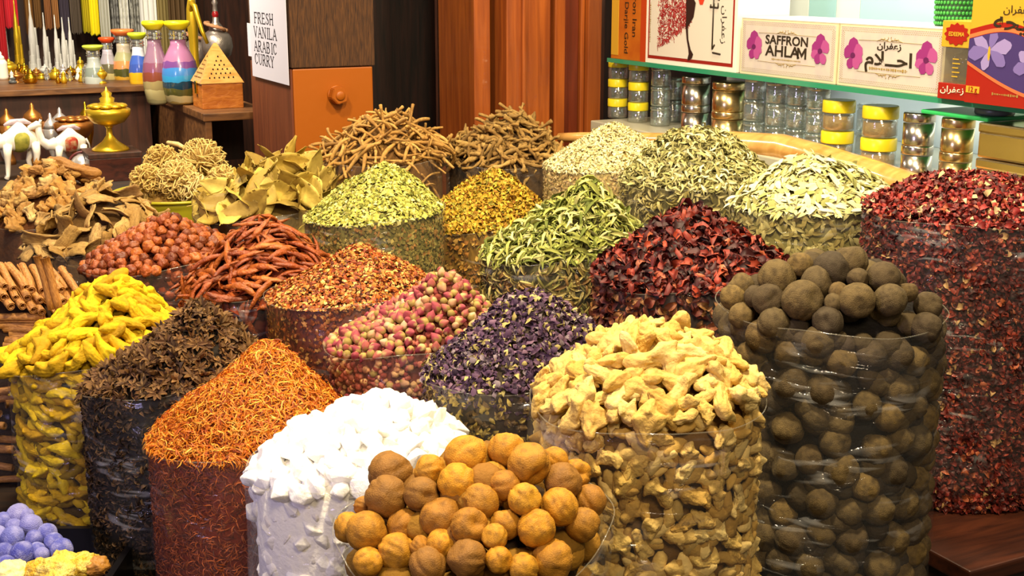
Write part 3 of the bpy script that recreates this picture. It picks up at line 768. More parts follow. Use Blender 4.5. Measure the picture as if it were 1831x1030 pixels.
# --- star anise
b = B('anise', -.539, 1.948, .274, .974, T0, (372, 560), 'clear crinkled bag of brown star anise between turmeric and saffron', tilt=.045, power=1.45, film=FILM_D)
heap(b, 'broken_star_anise', 'dark broken star anise packed in the crinkled bag next to the saffron', 'star anise', M_TINT, [t_leaf(3, .2, .25, .3)], 1800, (.008, .016), ['#4a3020', '#30201a', '#6a4a2a', '#7c5a34'], wall=4200, jitter=.7,
     core='#1a120c', wcols=['#3a2a1e', '#4e3a28', '#2a1e18', '#6a5034'], wjit=.5)
an = [anise_mesh('star_anise', i, M_ANISE) for i in range(6)]
pts, nn = b.spaced_dome(260, .0118, rng(51), .97)
place_pieces(b, an, 'star_anise', 'brown star-shaped anise pod on the heap between turmeric and saffron', 'star anise', 'star anise pods', pts, nn, rng(52), (.85, 1.4), .6, -.004)

# --- turmeric
b = B('turmeric', -.730, 2.165, .295, .946, T0, (222, 508), 'tall clear bag of yellow turmeric fingers beside the star anise', tilt=.03, power=1.5, film=FILM_D)
fill(b, 'turmeric_fill', 'dull yellow turmeric packed below the top fingers', 'turmeric', '#4a3808', .02, .84, tm=mesh_arrays(lump_mesh('t', 390, .06, .009, M_TURM, 1, 2, .2, .95)), top=60, wall=260, size=(.8, 1.1), cols=['#b09014', '#8c7010', '#c4a418', '#a08414'], prw=.86, wj=.25)
tu = [lump_mesh('turmeric_finger', 300 + i, .068, .0088, M_TURM, lobes=1 + i % 4, bend=.22, flat=.95, rough=.09, rings=34, lw=(.16, .7), la=(.5, 1.3), sub=4) for i in range(9)]
pts, nn = b.spaced_dome(110, .0215, rng(71), .92)
sp = np.repeat([[1.0, .45, 0]], len(pts), 0) + rng(73).normal(0, .5, (len(pts), 3))
place_pieces(b, tu, 'turmeric_finger', 'bright yellow turmeric finger on the heap beside the star anise', 'turmeric', 'turmeric fingers on the heap', pts, nn, rng(72), (.85, 1.35), .25, -.006, sp)
pts, nn = b.spaced_wall(110, .0215, rng(74), .90, 1.7)
sp = np.repeat([[1.0, -.5, -.35]], len(pts), 0) + rng(76).normal(0, .3, (len(pts), 3))
place_pieces(b, tu, 'turmeric_finger', 'turmeric finger pressed behind the crinkled film of its tall bag', 'turmeric', 'turmeric behind the film', pts, nn, rng(75), (.8, 1.1), .2, 0, sp)

# --- white crystals
b = B('salt', -.194, 1.501, .265, 1.010, T0, (682, 716), 'clear bag of white crystal lumps between saffron and dried limes', tilt=.03, power=1.6, film=FILM_W)
fill(b, 'crystal_fill', 'white crushed crystal packed in the bag beneath the lumps', 'crystal', '#f0eee8', .010, .92, tm=mesh_arrays(crystal_fill()), top=200, wall=420, size=(.014, .024), cols=['#f0eee8', '#e4e0d8', '#f6f4f0'], prw=.87)
cr = [crystal_mesh('white_crystal', i, M_SALT) for i in range(8)]
pts, nn = b.spaced_dome(150, .0185, rng(81), .95)
place_pieces(b, cr, 'white_crystal', 'translucent white crystal lump on the heap beside the saffron', 'crystal', 'white crystal lumps', pts, nn, rng(82), (.013, .026), .8, .002)
pts, nn = b.spaced_wall(85, .024, rng(83), .86, 1.5)
place_pieces(b, cr, 'white_crystal', 'white crystal lump pressed behind the milky film', 'crystal', 'crystals behind the film', pts, nn, rng(84), (.012, .02), .6)

# --- ginger
b = B('ginger', .160, 1.448, .283, 1.104, T0, (1185, 604), 'large clear bag of cream dried ginger root next to the black limes', tilt=.012, power=1.9, film=FILM)
fill(b, 'ginger_fill', 'tan ginger packed beneath and between the larger roots', 'ginger', '#6a4c20', .016, .86, tm=mesh_arrays(lump_mesh('g', 490, .036, .007, M_GINGER, 3, 2, .16, .8, .16, 0, (.2, .8), (.6, 1.2))), top=200, wall=900, size=(.7, 1.15), cols=['#c8a860', '#b49048', '#d8bc78', '#a88440'], prw=.90, wj=.4)
gi = [lump_mesh('dried_ginger', 400 + i, .043, .0082, M_GINGER, lobes=3 + i % 3, bend=.16, flat=.78, rough=.16, lw=(.20, .8), la=(.6, 1.25), sub=4) for i in range(11)]
pts, nn = b.spaced_dome(135, .0185, rng(91), .90)
place_pieces(b, gi, 'dried_ginger', 'knobbly cream ginger root on top of the large ginger bag', 'ginger', 'ginger roots on the heap', pts, nn, rng(92), (.8, 1.45), .5, -.004)
pts, nn = b.spaced_wall(165, .0215, rng(93), .915, 1.6, .0, 1)
place_pieces(b, gi, 'dried_ginger', 'ginger root pressed behind the clear film of the large ginger bag', 'ginger', 'ginger roots behind the film', pts, nn, rng(94), (.7, 1.1), .3)

# --- dried limes: each of the front heap by its own place
b = B('limes', -.042, 1.243, .285, 1.030, T0, (868, 796), 'open clear bag overflowing with golden-brown dried limes, foremost of the stall', tilt=.018, power=1.7, lip=.012, droop=.045)
lm = [lime_mesh(i, 10, 1 + i % 3, .13, 4, 1.08, 'dried_lime', M_LIME, 1.0) for i in range(8)]
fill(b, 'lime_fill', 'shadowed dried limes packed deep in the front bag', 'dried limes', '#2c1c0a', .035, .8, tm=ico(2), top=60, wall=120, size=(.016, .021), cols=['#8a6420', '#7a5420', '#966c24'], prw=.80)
LIMES = [(833, 817, 39, 'smooth dark brown dried lime at the peak of the front heap'), (906, 803, 34, 'brown dried lime at the peak, touching the ginger bag'),
 (946, 830, 39, 'large orange-tan lime just below the peak on the ginger side'), (992, 822, 24, 'small pale lime tucked behind the large one against the ginger bag'),
 (698, 845, 40, 'dark brown lime crowning the end of the heap near the white crystals'), (768, 841, 29, 'half-hidden brown lime between the dark end lime and the peak'),
 (818, 863, 36, 'wrinkled tan lime directly under the peak lime'), (881, 851, 26, 'small shaded lime in the hollow below the two peak limes'), (902, 869, 29, 'tan lime below the large orange-tan one'),
 (1007, 861, 35, 'bright orange ribbed lime at the ginger-side shoulder'), (1031, 847, 27, 'brown lime peeping from behind the bright orange ribbed one'), (691, 889, 40, 'lime with a deep crater-like dent, over the crystal-side edge'),
 (754, 884, 32, 'smooth yellow-orange lime next to the cratered one'), (858, 899, 35, 'lime with folded creases in the middle of the heap'), (938, 893, 30, 'bumpy round orange lime right of the creased middle one'),
 (1000, 906, 34, 'finely ribbed brown lime beside the bumpy orange one'), (1055, 895, 29, 'wrinkled orange lime at the far ginger-side rim'), (787, 924, 36, 'big orange lime with long ribs, lower middle'),
 (839, 941, 34, 'grey-brown lime with a pointed tip, lower middle'), (959, 945, 34, 'lime split by a long pale fold above the film edge'), (904, 937, 28, 'smooth golden lime between the grey-brown and the folded one'),
 (1042, 938, 32, 'golden lime half behind the clear film on the ginger side'), (656, 950, 37, 'brown ribbed lime hanging over the crystal-side rim'), (624, 943, 28, 'outermost lime on the crystal-side rim'),
 (724, 941, 32, 'plain tan lime above the drooping film'), (789, 972, 27, 'small orange lime in the lower middle gap'), (884, 960, 24, 'small bright lime under the smooth golden one'),
 (709, 986, 34, 'star-ribbed golden lime at the film edge near the crystals'), (764, 1010, 34, 'golden lime cut by the bottom of the picture'), (835, 999, 36, 'tan lime with a tiny dimple at bottom middle'),
 (892, 1001, 25, 'small golden lime beside the dimpled one at the bottom'), (988, 1001, 38, 'large round golden lime seen through the film'), (936, 1016, 28, 'pale lime low behind the film'), (659, 1004, 27, 'shaded lime low behind the film near the crystals'),
 (751, 977, 20, 'tiny dark lime sunk in the gap of the lower middle'), (650, 905, 18, 'dark lime sliver behind the cratered one')]
spots = []
for (px, py, r, lab) in LIMES:
    q = b.ray(px, py, .012); spots.append([q, r, lab])
for _ in range(60):   # let the fruit settle so that no two share the same space
    for i in range(len(spots)):
        for k in range(i + 1, len(spots)):
            a, c = spots[i], spots[k]; d = a[0] - c[0]; s = (a[1] + c[1]) * 1.24 / FPX * .88
            if d.length < s:
                e = Vector((0, 0, EYE)); far = a if (a[0] - e).length > (c[0] - e).length else c
                far[0] = far[0] + (far[0] - e).normalized() * (s - d.length) * .35
g = rng(101)
for i, (q, r, lab) in enumerate(spots):
    o = obj('dried_lime', lm[i % 8]); o.location = q; s = r * (q.y * CP + (EYE - q.z) * SP) / FPX; o.scale = (s, s, s * .97)
    o.rotation_euler = (g.uniform(.6, 2.4), g.uniform(-.7, .7), g.uniform(0, 6.3)); tag(o, lab, 'dried lime', 'limes heaped in the front bag')
pts, nn = b.spaced_wall(26, .042, rng(102), .82, 1.5, .1, .72)
place_pieces(b, lm, 'dried_lime', 'dried lime deep behind the film of the front lime bag', 'dried lime', 'limes behind the front film', pts, nn, rng(103), (.019, .023), 2)

# --- black limes
b = B('blacklime', .426, 1.661, .300, 1.150, T0, (1500, 452), 'tall clear bag of black dried limes beside the ginger', tilt=.0, power=2.2, lip=.012, film=FILM_D)
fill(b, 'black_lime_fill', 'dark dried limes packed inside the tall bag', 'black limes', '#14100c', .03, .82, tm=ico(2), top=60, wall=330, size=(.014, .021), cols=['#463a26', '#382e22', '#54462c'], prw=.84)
bl = [lime_mesh(500 + i, 8, 1 + i % 3, .07, 4, 1.04, 'black_lime', M_BLACKLIME, 1.0) for i in range(8)]
BLACK = [(1521, 467, 31, 'black lime at the very peak of the tall bag'), (1487, 482, 33, 'dark cracked black lime just under the peak'), (1431, 474, 23, 'small black lime nearest the hibiscus at the top'), (1389, 497, 34, 'broad double-lobed black lime over the hibiscus side'),
 (1462, 505, 30, 'grey-brown black lime in the middle of the top'), (1534, 499, 20, 'small greenish black lime under the peak'), (1580, 497, 30, 'black lime at the petal-side shoulder of the heap'), (1324, 512, 25, 'black lime on the hibiscus-side rim, upper one'),
 (1312, 532, 24, 'black lime on the hibiscus-side rim, lower one'), (1350, 530, 20, 'half-hidden black lime behind the wrinkled dark one'), (1374, 536, 29, 'dark wrinkled black lime left of the largest round one'), (1435, 537, 37, 'largest round olive-brown lime facing front above the film'),
 (1499, 522, 18, 'small black lime in the gap above the film'), (1532, 538, 33, 'black lime with a seam across it above the film'), (1591, 537, 30, 'black lime with a torn dark hole'), (1622, 522, 19, 'small black lime behind the torn one'), (1659, 547, 26, 'olive lime in the petal-side corner of the film'),
 (1383, 578, 29, 'olive lime just behind the film top, near the ginger'), (1480, 575, 28, 'olive lime just behind the film, middle'), (1656, 586, 28, 'pale lime behind the film at the petal side'), (1328, 565, 25, 'dusty lime behind the film at the ginger side'), (1490, 541, 17, 'small lime between the two large front ones')]
g = rng(111)
for i, (px, py, r, lab) in enumerate(BLACK):
    q = b.ray(px, py, .014 if py < 560 else 0); o = obj('black_lime', bl[i % 8]); o.location = q; s = r * (q.y * CP + (EYE - q.z) * SP) / FPX; o.scale = (s, s, s)
    o.rotation_euler = (g.uniform(.4, 2.4), g.uniform(-.7, .7), g.uniform(0, 6.3)); tag(o, lab, 'black lime', 'black limes on the tall bag')
pts, nn = b.spaced_wall(165, .0345, rng(112), .88, 1.75, .0, 1.0)
place_pieces(b, bl, 'black_lime', 'black dried lime pressed behind the film of the tall lime bag', 'black lime', 'black limes behind the film', pts, nn, rng(113), (.0185, .024), 2)

# --- liquorice roots and twisted roots at the back
b = B('roots', -.304, 3.012, .314, 1.161, T0, (700, 215), 'clear bag of tangled tan root sticks in front of the wooden pillar', tilt=.008, power=1.6)
fill(b, 'root_fill', 'brown root pieces packed under the tangled sticks', 'roots', '#5e3f1a')
tw = [twig_mesh('root_stick', i, M_ROOT, .098, .0036, 1.0) for i in range(9)]
pts, nn = b.spaced_dome(165, .0155, rng(121), .96)
place_pieces(b, tw, 'root_stick', 'thin tan root stick tangled on the heap below the orange pillar block', 'root', 'tan root sticks', pts, nn, rng(122), (.75, 1.35), .4, -.006)
pts, nn = b.spaced_wall(45, .019, rng(123), .93, 1.2, .3, 1)
place_pieces(b, tw, 'root_stick', 'root stick pressed behind the film below the pillar', 'root', 'root sticks behind the film', pts, nn, rng(124), (.7, 1.0), .2)
b = B('ropes', -.021, 3.163, .318, 1.135, T0, (918, 212), 'clear bag of twisted brown rope-like roots in front of the dark doorway', tilt=.0, power=1.5)
fill(b, 'twisted_root_fill', 'dark brown packed roots under the twisted ones', 'roots', '#46321a')
tw = [twig_mesh('twisted_root', 40 + i, M_ROOT2, .08, .0047, .8, .34) for i in range(9)]
pts, nn = b.spaced_dome(230, .0132, rng(131), .96)
place_pieces(b, tw, 'twisted_root', 'rope-like twisted brown root on the heap before the dark doorway', 'root', 'twisted brown roots', pts, nn, rng(132), (.7, 1.25), .4, -.005)
pts, nn = b.spaced_wall(45, .02, rng(133), .92, 1.2, .2, 1)
place_pieces(b, tw, 'twisted_root', 'twisted root pressed behind the film before the doorway', 'root', 'twisted roots behind the film', pts, nn, rng(134), (.7, 1.0), .2)

# --- bay leaves
b = B('bay', -.555, 2.821, .308, 1.075, T0, (520, 300), 'clear bag of large olive bay leaves behind the chilies', tilt=.03, power=1.9)
fill(b, 'bay_fill', 'brown broken bay leaves packed in the bag', 'bay leaves', '#6a5426', .02, .9)
bay = [leaf_mesh('bay_leaf', i, M_BAY, .098, .0225) for i in range(9)]
pts, nn = b.spaced_dome(85, .024, rng(141), .93)
place_pieces(b, bay, 'bay_leaf', 'large olive-tan dried bay leaf on the heap below the pillar', 'bay leaf', 'bay leaves', pts, nn, rng(142), (.8, 1.3), .75, -.012)
pts, nn = b.spaced_wall(26, .03, rng(143), .93, 1.2, .3, 1)
place_pieces(b, bay, 'bay_leaf', 'bay leaf pressed behind the film of the bay leaf bag', 'bay leaf', 'bay leaves behind the film', pts, nn, rng(144), (.7, .9), .15)

# --- cassia bark
b = B('bark', -.921, 2.798, .308, 1.005, T0, (190, 345), 'clear bag of curled cassia bark behind the cinnamon', tilt=.03, power=1.6)
fill(b, 'bark_fill', 'brown bark chips packed under the curled pieces', 'bark', '#5a4020', .016, .9)
bk = [bark_mesh('cassia_bark', i, M_BARK) for i in range(9)]
pts, nn = b.spaced_dome(80, .025, rng(151), .95)
place_pieces(b, bk, 'cassia_bark', 'curled tan piece of cassia bark on the heap behind the red berries', 'bark', 'cassia bark pieces', pts, nn, rng(152), (.85, 1.35), .6, -.006)
pts, nn = b.spaced_wall(26, .03, rng(153), .92, 1.2, .5, 1)
place_pieces(b, bk, 'cassia_bark', 'bark piece pressed behind the film of the bark bag', 'bark', 'bark behind the film', pts, nn, rng(154), (.7, .9), .15)

# --- galangal
b = B('galangal', -1.125, 3.100, .330, 1.004, T0, (95, 298), 'clear bag of brown galangal root by the white camels', tilt=.02, power=1.6)
fill(b, 'galangal_fill', 'brown root bits packed under the galangal pieces', 'roots', '#5a3416', .016, .9)
ga = [lump_mesh('galangal_root', 600 + i, .042, .0095, M_GAL, lobes=4 + i % 3, bend=.2, flat=.85, rough=.2, lw=(.17, .7), la=(.6, 1.3), sub=4) for i in range(8)]
pts, nn = b.spaced_dome(130, .020, rng(161), .96)
place_pieces(b, ga, 'galangal_root', 'knobbly brown galangal piece on the heap by the white camels', 'root', 'galangal pieces', pts, nn, rng(162), (.8, 1.3), .6, -.004)
big = lump_mesh('galangal_root', 640, .16, .02, M_GAL, lobes=5, bend=.12, flat=.8, rough=.2, sub=4)
o = obj('galangal_root', big, None, (b.X + .05, b.Y + .02, float(b.h(.05, .02)) + .018)); o.rotation_euler = (.2, .18, -.35); tag(o, 'long thick galangal root lying across the top of its heap', 'root')

# --- resurrection plants on a yellow-green tray
b = Bag('jericho', -.812, 3.087, .301, 1.06, T0, (318, 300), tilt=.01, power=2.4, seed=77)
M_TRAY = m_plain('yellow_green_plastic', '#a8a024', .35)
prof = [(.115, 0), (.122, .006), (.150, .395), (.156, .41), (.151, .412), (.145, .398), (.118, .012), (.0, .010)]
t = thing('plastic_tub', 'yellow-green plastic tub holding the curled desert plants', 'tub', (b.X, b.Y, T0)); obj('body', lathe_mesh('body', prof, M_TRAY, 40), t)
obj('rim', fast_mesh('rim', *tube_arrays([(0.156 * math.cos(a), .156 * math.sin(a), .41) for a in np.linspace(0, 2 * math.pi, 41)], .004, 6, False)[:2], M_TRAY), t)
fill(b, 'desert_plant_fill', 'tan dry twigs filling the yellow-green tub', 'dried plants', '#8a6a34', .02, .9)
M_JER = m_piece('curled_twig', ['#dcc078', '#ceae62', '#e6d092'], '#8c6c34', 60, .5, rough=.85)
def jericho(name, seed, R):
    g = rng(seed); j = Joined(); n = 150
    for i in range(n):
        z = 1 - 1.75 * (i + .5) / n; a = i * 2.39996; s = math.sqrt(max(0, 1 - z * z)); d = np.array([s * math.cos(a), s * math.sin(a), z])
        side = np.cross(d, g.normal(0, 1, 3)); side /= np.linalg.norm(side); up = np.array([0, 0, 1.0]); pts = []
        for t in np.linspace(0, 1, 7):
            k = d * (.25 + .75 * min(1, t * 1.5)) + side * .28 * math.sin(t * 3.6) + up * .35 * max(0, t - .5) - d * .75 * max(0, t - .72)
            pts.append(k * R)
        j.tube(pts, np.linspace(.0026, .0012, 7), 5)
    return j.mesh(name, M_JER)
j0 = [jericho('foliage', 170 + i, 1.0 * r) for i, r in enumerate((.062, .05, .044, .040))]
stem = tube_mesh('stem', [(0, 0, -.02), (-.01, 0, -.06), (-.05, .0, -.075)], [.006, .005, .004], M_JER, 7)
for i, (px, py, lab, tilt) in enumerate(((362, 295, 'largest curled-up desert plant, highest in the yellow-green tub', .7), (290, 292, 'curled desert plant with a crooked tip beside the largest one', -.4), (262, 325, 'small curled desert plant at the bark side of the tub', .2),
        (318, 325, 'curled desert plant low in the middle of the tub', 0), (402, 330, 'flat curled desert plant at the bay leaf side of the tub', .4), (345, 340, 'small pale desert plant at the front edge of the tub', -.2))):
    q = P(px, py, 3.09 + (.02 if i < 2 else -.07)); t = thing('desert_plant', lab, 'dried plant', q, i * 1.3, 'curled desert plants'); t.rotation_euler = (tilt, -.3 * tilt, i * 1.3)
    obj('foliage', j0[0 if i == 0 else 1 + i % 3], t); obj('stem', stem, t)
o = tube_mesh('dried_twig', [P(300, 255, 3.15), P(318, 258, 3.13), P(332, 266, 3.11), P(346, 272, 3.1)], [.005, .006, .005, .005], M_JER, 7)
tag(obj('dried_twig', o), 'pale crooked twig sticking up from the desert plants', 'twig')

# --- cinnamon
b = B('cinnamon', -.950, 2.358, .262, .93, T0, (40, 470), 'clear bag of cinnamon sticks at the edge, left of the turmeric', tilt=-.01, power=2.0, film=FILM_D)
fill(b, 'cinnamon_fill', 'dark brown cinnamon packed in the bag', 'cinnamon', '#2c1a0c', .03, .85)
qu = [quill_mesh('cinnamon_stick', i, M_CINN, .10, .0085) for i in range(4)]
g = rng(181); M2 = []
CIN = []
for row in range(3):     # quills lying side by side, open ends towards the lens
    for k in range(8): CIN.append((-8 + 19 * k + 6 * row + g.uniform(-3, 3), 492 + 17 * row + 4 * k * (.3 + .2 * row) + g.uniform(-3, 3), .95 + g.uniform(-.12, .12), .26))
for k in range(6): CIN.append((105 + 7 * k, 500 + 12 * k + g.uniform(-5, 5), 1.35 + g.uniform(-.2, .2), .15))
for k in range(9): CIN.append((55 + g.uniform(-35, 20), 568 + 7 * k, .04 + g.uniform(-.07, .07), .0))
for i, (px, py, az, el) in enumerate(CIN):
    q = b.ray(px, py, .012); o = obj('cinnamon_stick', qu[i % 4]); o.location = q; o.rotation_euler = (g.uniform(0, 6), el, -az); s = g.uniform(.85, 1.2); o.scale = (1, s, s)
    tag(o, 'rolled brown cinnamon stick in the pile left of the turmeric', 'cinnamon stick', 'cinnamon sticks in the pile')
for k, (px, py) in enumerate(((80, 505), (93, 508))):
    q = P(px, py, 2.28); o = obj('cinnamon_stick', qu[k]); o.location = q; o.rotation_euler = (0, 1.38, .2 + k * .2); tag(o, 'upright cinnamon stick leaning on the pile, ' + ('darker of the two' if k else 'paler of the two'), 'cinnamon stick', 'cinnamon sticks in the pile')
pts, nn = b.spaced_wall(30, .024, rng(182), .88, 1.4, 0, .9)
place_pieces(b, qu, 'cinnamon_stick', 'cinnamon stick in shadow behind the film of its bag', 'cinnamon stick', 'cinnamon behind the film', pts, nn, rng(183), (.9, 1.1), .1, 0, np.repeat([[1.0, -.6, 0]], len(pts), 0))

# --- blue balls and yellow lump in a black tray
M_BLK = m_plain('black_plastic', '#0c0a10', .35)
M_BLUE = m_piece('indigo_ball', ['#6c70b8', '#5a5eb0', '#8c8cc8', '#4a4ea4', '#9a98cc'], '#a8a8d8', 1.6, .6, rough=.85, spec=.15, bump=(10, .4, .05), sss=0)
tr = thing('black_tray', 'black plastic tray with blue balls, nearest the lower corner', 'tray', (-.735, 1.70, T0), .0)
j = Joined(); j.box((-.24, -.26, 0), (.15, .20, .006)); j.box((-.24, .19, 0), (.15, .20, .075)); j.box((.14, -.26, 0), (.15, .19, .075)); j.box((-.24, -.26, 0), (-.23, .19, .075)); j.box((-.23, -.26, 0), (.14, -.25, .075))
obj('body', j.mesh('body', M_BLK, False), tr)
ib = []
for i in range(5):
    V, F = ico(3); r = 1 + .05 * nz(V, 1.5, 700 + i) + .02 * nz(V, 5, 720 + i); ib.append(fast_mesh('indigo_ball', V * r[:, None], F, M_BLUE))
BLUE = [(33, 920, 21, 'topmost blue ball, pale on its upper side'), (56, 940, 21, 'deep blue ball just below the topmost one'), (46, 923, 15, 'pale ball peeping behind the topmost one'), (5, 932, 17, 'white-violet ball at the picture edge, upper'), (22, 962, 22, 'large lavender ball in the middle'), (61, 964, 17, 'small slate-blue ball in the middle of the pile'),
        (85, 953, 18, 'blue ball in the outer row, second from the top'), (96, 970, 18, 'blue ball in the outer row, next to last'), (110, 983, 21, 'last deep blue ball of the outer row beside the tray wall'), (42, 990, 24, 'largest grey-violet ball at the front'), (8, 988, 19, 'violet ball at the picture edge, lower'), (75, 992, 14, 'brownish small ball behind the yellow lump'),
        (10, 1012, 20, 'dusty grey ball at the bottom edge'), (-6, 958, 19, 'pale ball cut by the picture edge'), (25, 943, 16, 'pale ball between the topmost and the lavender one'), (66, 985, 16, 'slate ball in the second layer')]
for i, (px, py, r, lab) in enumerate(BLUE):
    z = 1.92 - (py - 920) * .0012; q = P(px, py, z); o = obj('indigo_ball', ib[i % 5]); o.location = q; s = r * z / FPX; o.scale = (s, s * 1.02, s * .95); o.rotation_euler = (i, i * .7, i * 2.1)
    tag(o, lab, 'blue ball', 'blue balls in the black tray')
M_SULF = m_piece('yellow_resin', ['#e0b830', '#d8a828', '#ecd05a'], '#fff0a0', 60, .5, rough=.5, spec=.4, sss=.2, bump=(160, 1.0, .01))
def clump(name, seed, R, mat):
    V, F = ico(4); r = 1 + .28 * nz(V, 2.2, seed, 3) + .10 * np.abs(nz(V, 6, seed + 3, 2)); W = V * r[:, None] * R; W[:, 2] *= .75; return fast_mesh(name, W, F, mat)
for i, (px, py, R, lab, c) in enumerate(((112, 1022, .032, 'bright yellow lumpy resin chunk in front of the blue balls', 0), (72, 1020, .02, 'yellow resin chunk beside the bright one', 0), (150, 1010, .02, 'small yellow chunk nearest the tray wall', 0), (172, 1012, .017, 'amber smooth lump beside the yellow chunks', 1), (22, 1026, .024, 'pale cream-yellow chunk at the bottom edge', 2))):
    m = M_SULF if c == 0 else m_plain('amber_lump' if c == 1 else 'cream_lump', '#a8742c' if c == 1 else '#eee49a', .5, bump=(120, .6, .006))
    o = obj('resin_lump', clump('resin_lump', 800 + i, R, m)); o.location = P(px, py, 1.76); tag(o, lab, 'resin', 'yellow resin lumps')

# ------------------------------------------------------------------ room shell, tables
M_FLOOR = m_plain('floor_tile', '#3a2a20', .6, bump=(6, .3, .01))
M_DARK = m_wood('dark_panel_wood', '#120a07', '#2e1710', 5, (10, 10, 1), .5)
M_DARK2 = m_wood('dark_brown_wood', '#2a150c', '#4c2716', 5, (10, 10, 1), .5)
M_RED = m_wood('red_wood', '#7e3c16', '#a8581f', 4, (12, 12, .8), .38, .1, .2)
M_RED2 = m_wood('deep_red_wood', '#5a2410', '#7a3216', 4, (12, 12, .8), .4, .1, .1)
M_LEDGE = m_wood('ledge_wood', '#2c130b', '#4c2413', 5, (1.5, 12, 12), .4)
M_TABLE = m_wood('table_wood', '#1c110b', '#33200f', 5, (2, 12, 12), .6)
M_OLD = m_wood('weathered_wood', '#2e190a', '#5e3a18', 10, (30, 30, 2.4), .85, .8)
M_PAINT = m_plain('orange_brown_paint', '#a0540c', .42, bump=(40, .12, .004))
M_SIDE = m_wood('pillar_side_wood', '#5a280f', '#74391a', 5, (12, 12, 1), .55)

struct(obj('floor', box_mesh('floor', (-4.5, -2.0, -.05), (3.5, 7.0, 0), M_FLOOR)))

def cbox(name, o0, lo, hi, mat, rot, parent=None, bev=0.0):
    """A box given in the stall's own axes from the corner point o0."""
    return obj(name, box_mesh(name, lo, hi, mat, bev), parent, None if parent else o0, None if parent else rot)

tb = thing('display_table', 'dark wooden table under the bags of spices', 'table', (0, 0, 0))
LC = Vector((.656, 1.689, 0))        # front corner of the raised ledge
e1, e2 = LC + U * .42, LC + V_ * 1.45
outl = [(-1.55, .95), (e1.x + .46, .95), (e1.x, e1.y - .003), (LC.x - .004, LC.y), (e2.x - .004, e2.y + .002), (e2.x + .37, e2.y + .19), (e2.x + .28, 3.36), (-1.55, 3.36)]
bm = bmesh.new(); f = bm.faces.new([bm.verts.new((x, y, T0)) for x, y in outl]); r = bmesh.ops.extrude_face_region(bm, geom=[f])
for v in [g for g in r['geom'] if isinstance(g, bmesh.types.BMVert)]: v.co.z -= .04
obj('top', bm_mesh('top', bm, M_TABLE), tb)
for (x, y) in ((-1.45, 1.05), (1.2, 1.05), (-1.45, 3.26), (.1, 3.26)): obj('leg', box_mesh('leg', (x - .04, y - .04, 0), (x + .04, y + .04, T0 - .04), M_TABLE), tb)

lg = thing('wooden_ledge', 'dark red-brown wooden ledge under the tall bag of crimson petals', 'ledge', (LC.x, LC.y, 0), ROT_WALL)
obj('top', box_mesh('top', (0, 0, T1 - .025), (.425, 1.445, T1), M_LEDGE, .003), lg)
obj('body', box_mesh('body', (.012, .012, 0), (.415, 1.435, T1 - .025), M_TABLE), lg)

# ---- pillar
PA = P(523, 122, 3.45); wF = along(PA, U, 666); wL = along(PA, V_, 451)
zt = PA.z; pil = thing('wooden_pillar', 'square wooden pillar, weathered brown above and painted orange below, with a big bolt', 'pillar', (PA.x, PA.y, 0), ROT_WALL)
obj('upper_post', box_mesh('upper_post', (-.004, -.004, zt), (wF + .006, wL + .004, 2.6), M_OLD, .003), pil)['label'] = 'weathered brown upper post'
low = obj('painted_block', box_mesh('painted_block', (0, 0, .35), (wF, wL, zt - .002), M_PAINT, .004), pil); low['label'] = 'orange painted lower block'
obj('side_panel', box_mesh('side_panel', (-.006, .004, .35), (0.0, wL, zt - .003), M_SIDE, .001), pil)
obj('foot', box_mesh('foot', (-.03, -.03, 0), (wF + .03, wL + .03, .35), M_DARK2, .004), pil)
bx = along(PA, U, 600); bz = P(600, 172, 3.48).z
hexp = [(.020, 0), (.022, .004), (.022, .016), (.0, .016)]
me = lathe_mesh('bolt_washer', [(.026, 0), (.027, .003), (.024, .006), (.001, .006)], M_PAINT, 28); o = obj('bolt_washer', me, pil, (bx, 0, bz)); o.rotation_euler = (math.pi / 2, 0, 0)
bm = bmesh.new(); bmesh.ops.create_cone(bm, cap_ends=True, segments=6, radius1=.027, radius2=.025, depth=.03); bmesh.ops.bevel(bm, geom=list(bm.edges), offset=.0022, segments=2, affect='EDGES')
bo = obj('bolt_head', bm_mesh('bolt_head', bm, M_PAINT), pil, (bx, -.018, bz)); bo.rotation_euler = (math.pi / 2, .25, 0)
o = obj('bolt_end', lathe_mesh('bolt_end', [(.013, 0), (.013, .005), (.011, .007), (.001, .007)], M_PAINT, 20), bo, (0, 0, .012))

# ---- the paper notice on the pillar's side: x runs from its far edge to its near edge
M_PAPER = m_plain('notice_paper', '#cfcbd6', .6, spec=.3)
M_INK = m_plain('black_ink', '#16141a', .6)
sh_w = wL - .045; sz0 = P(523, 153, 3.45).z
sg = thing('paper_notice', 'white paper notice with black capitals taped to the side of the pillar', 'sign', (PA.x - .012 * U.x, PA.y - .012 * U.y, sz0), ROT_CASE)
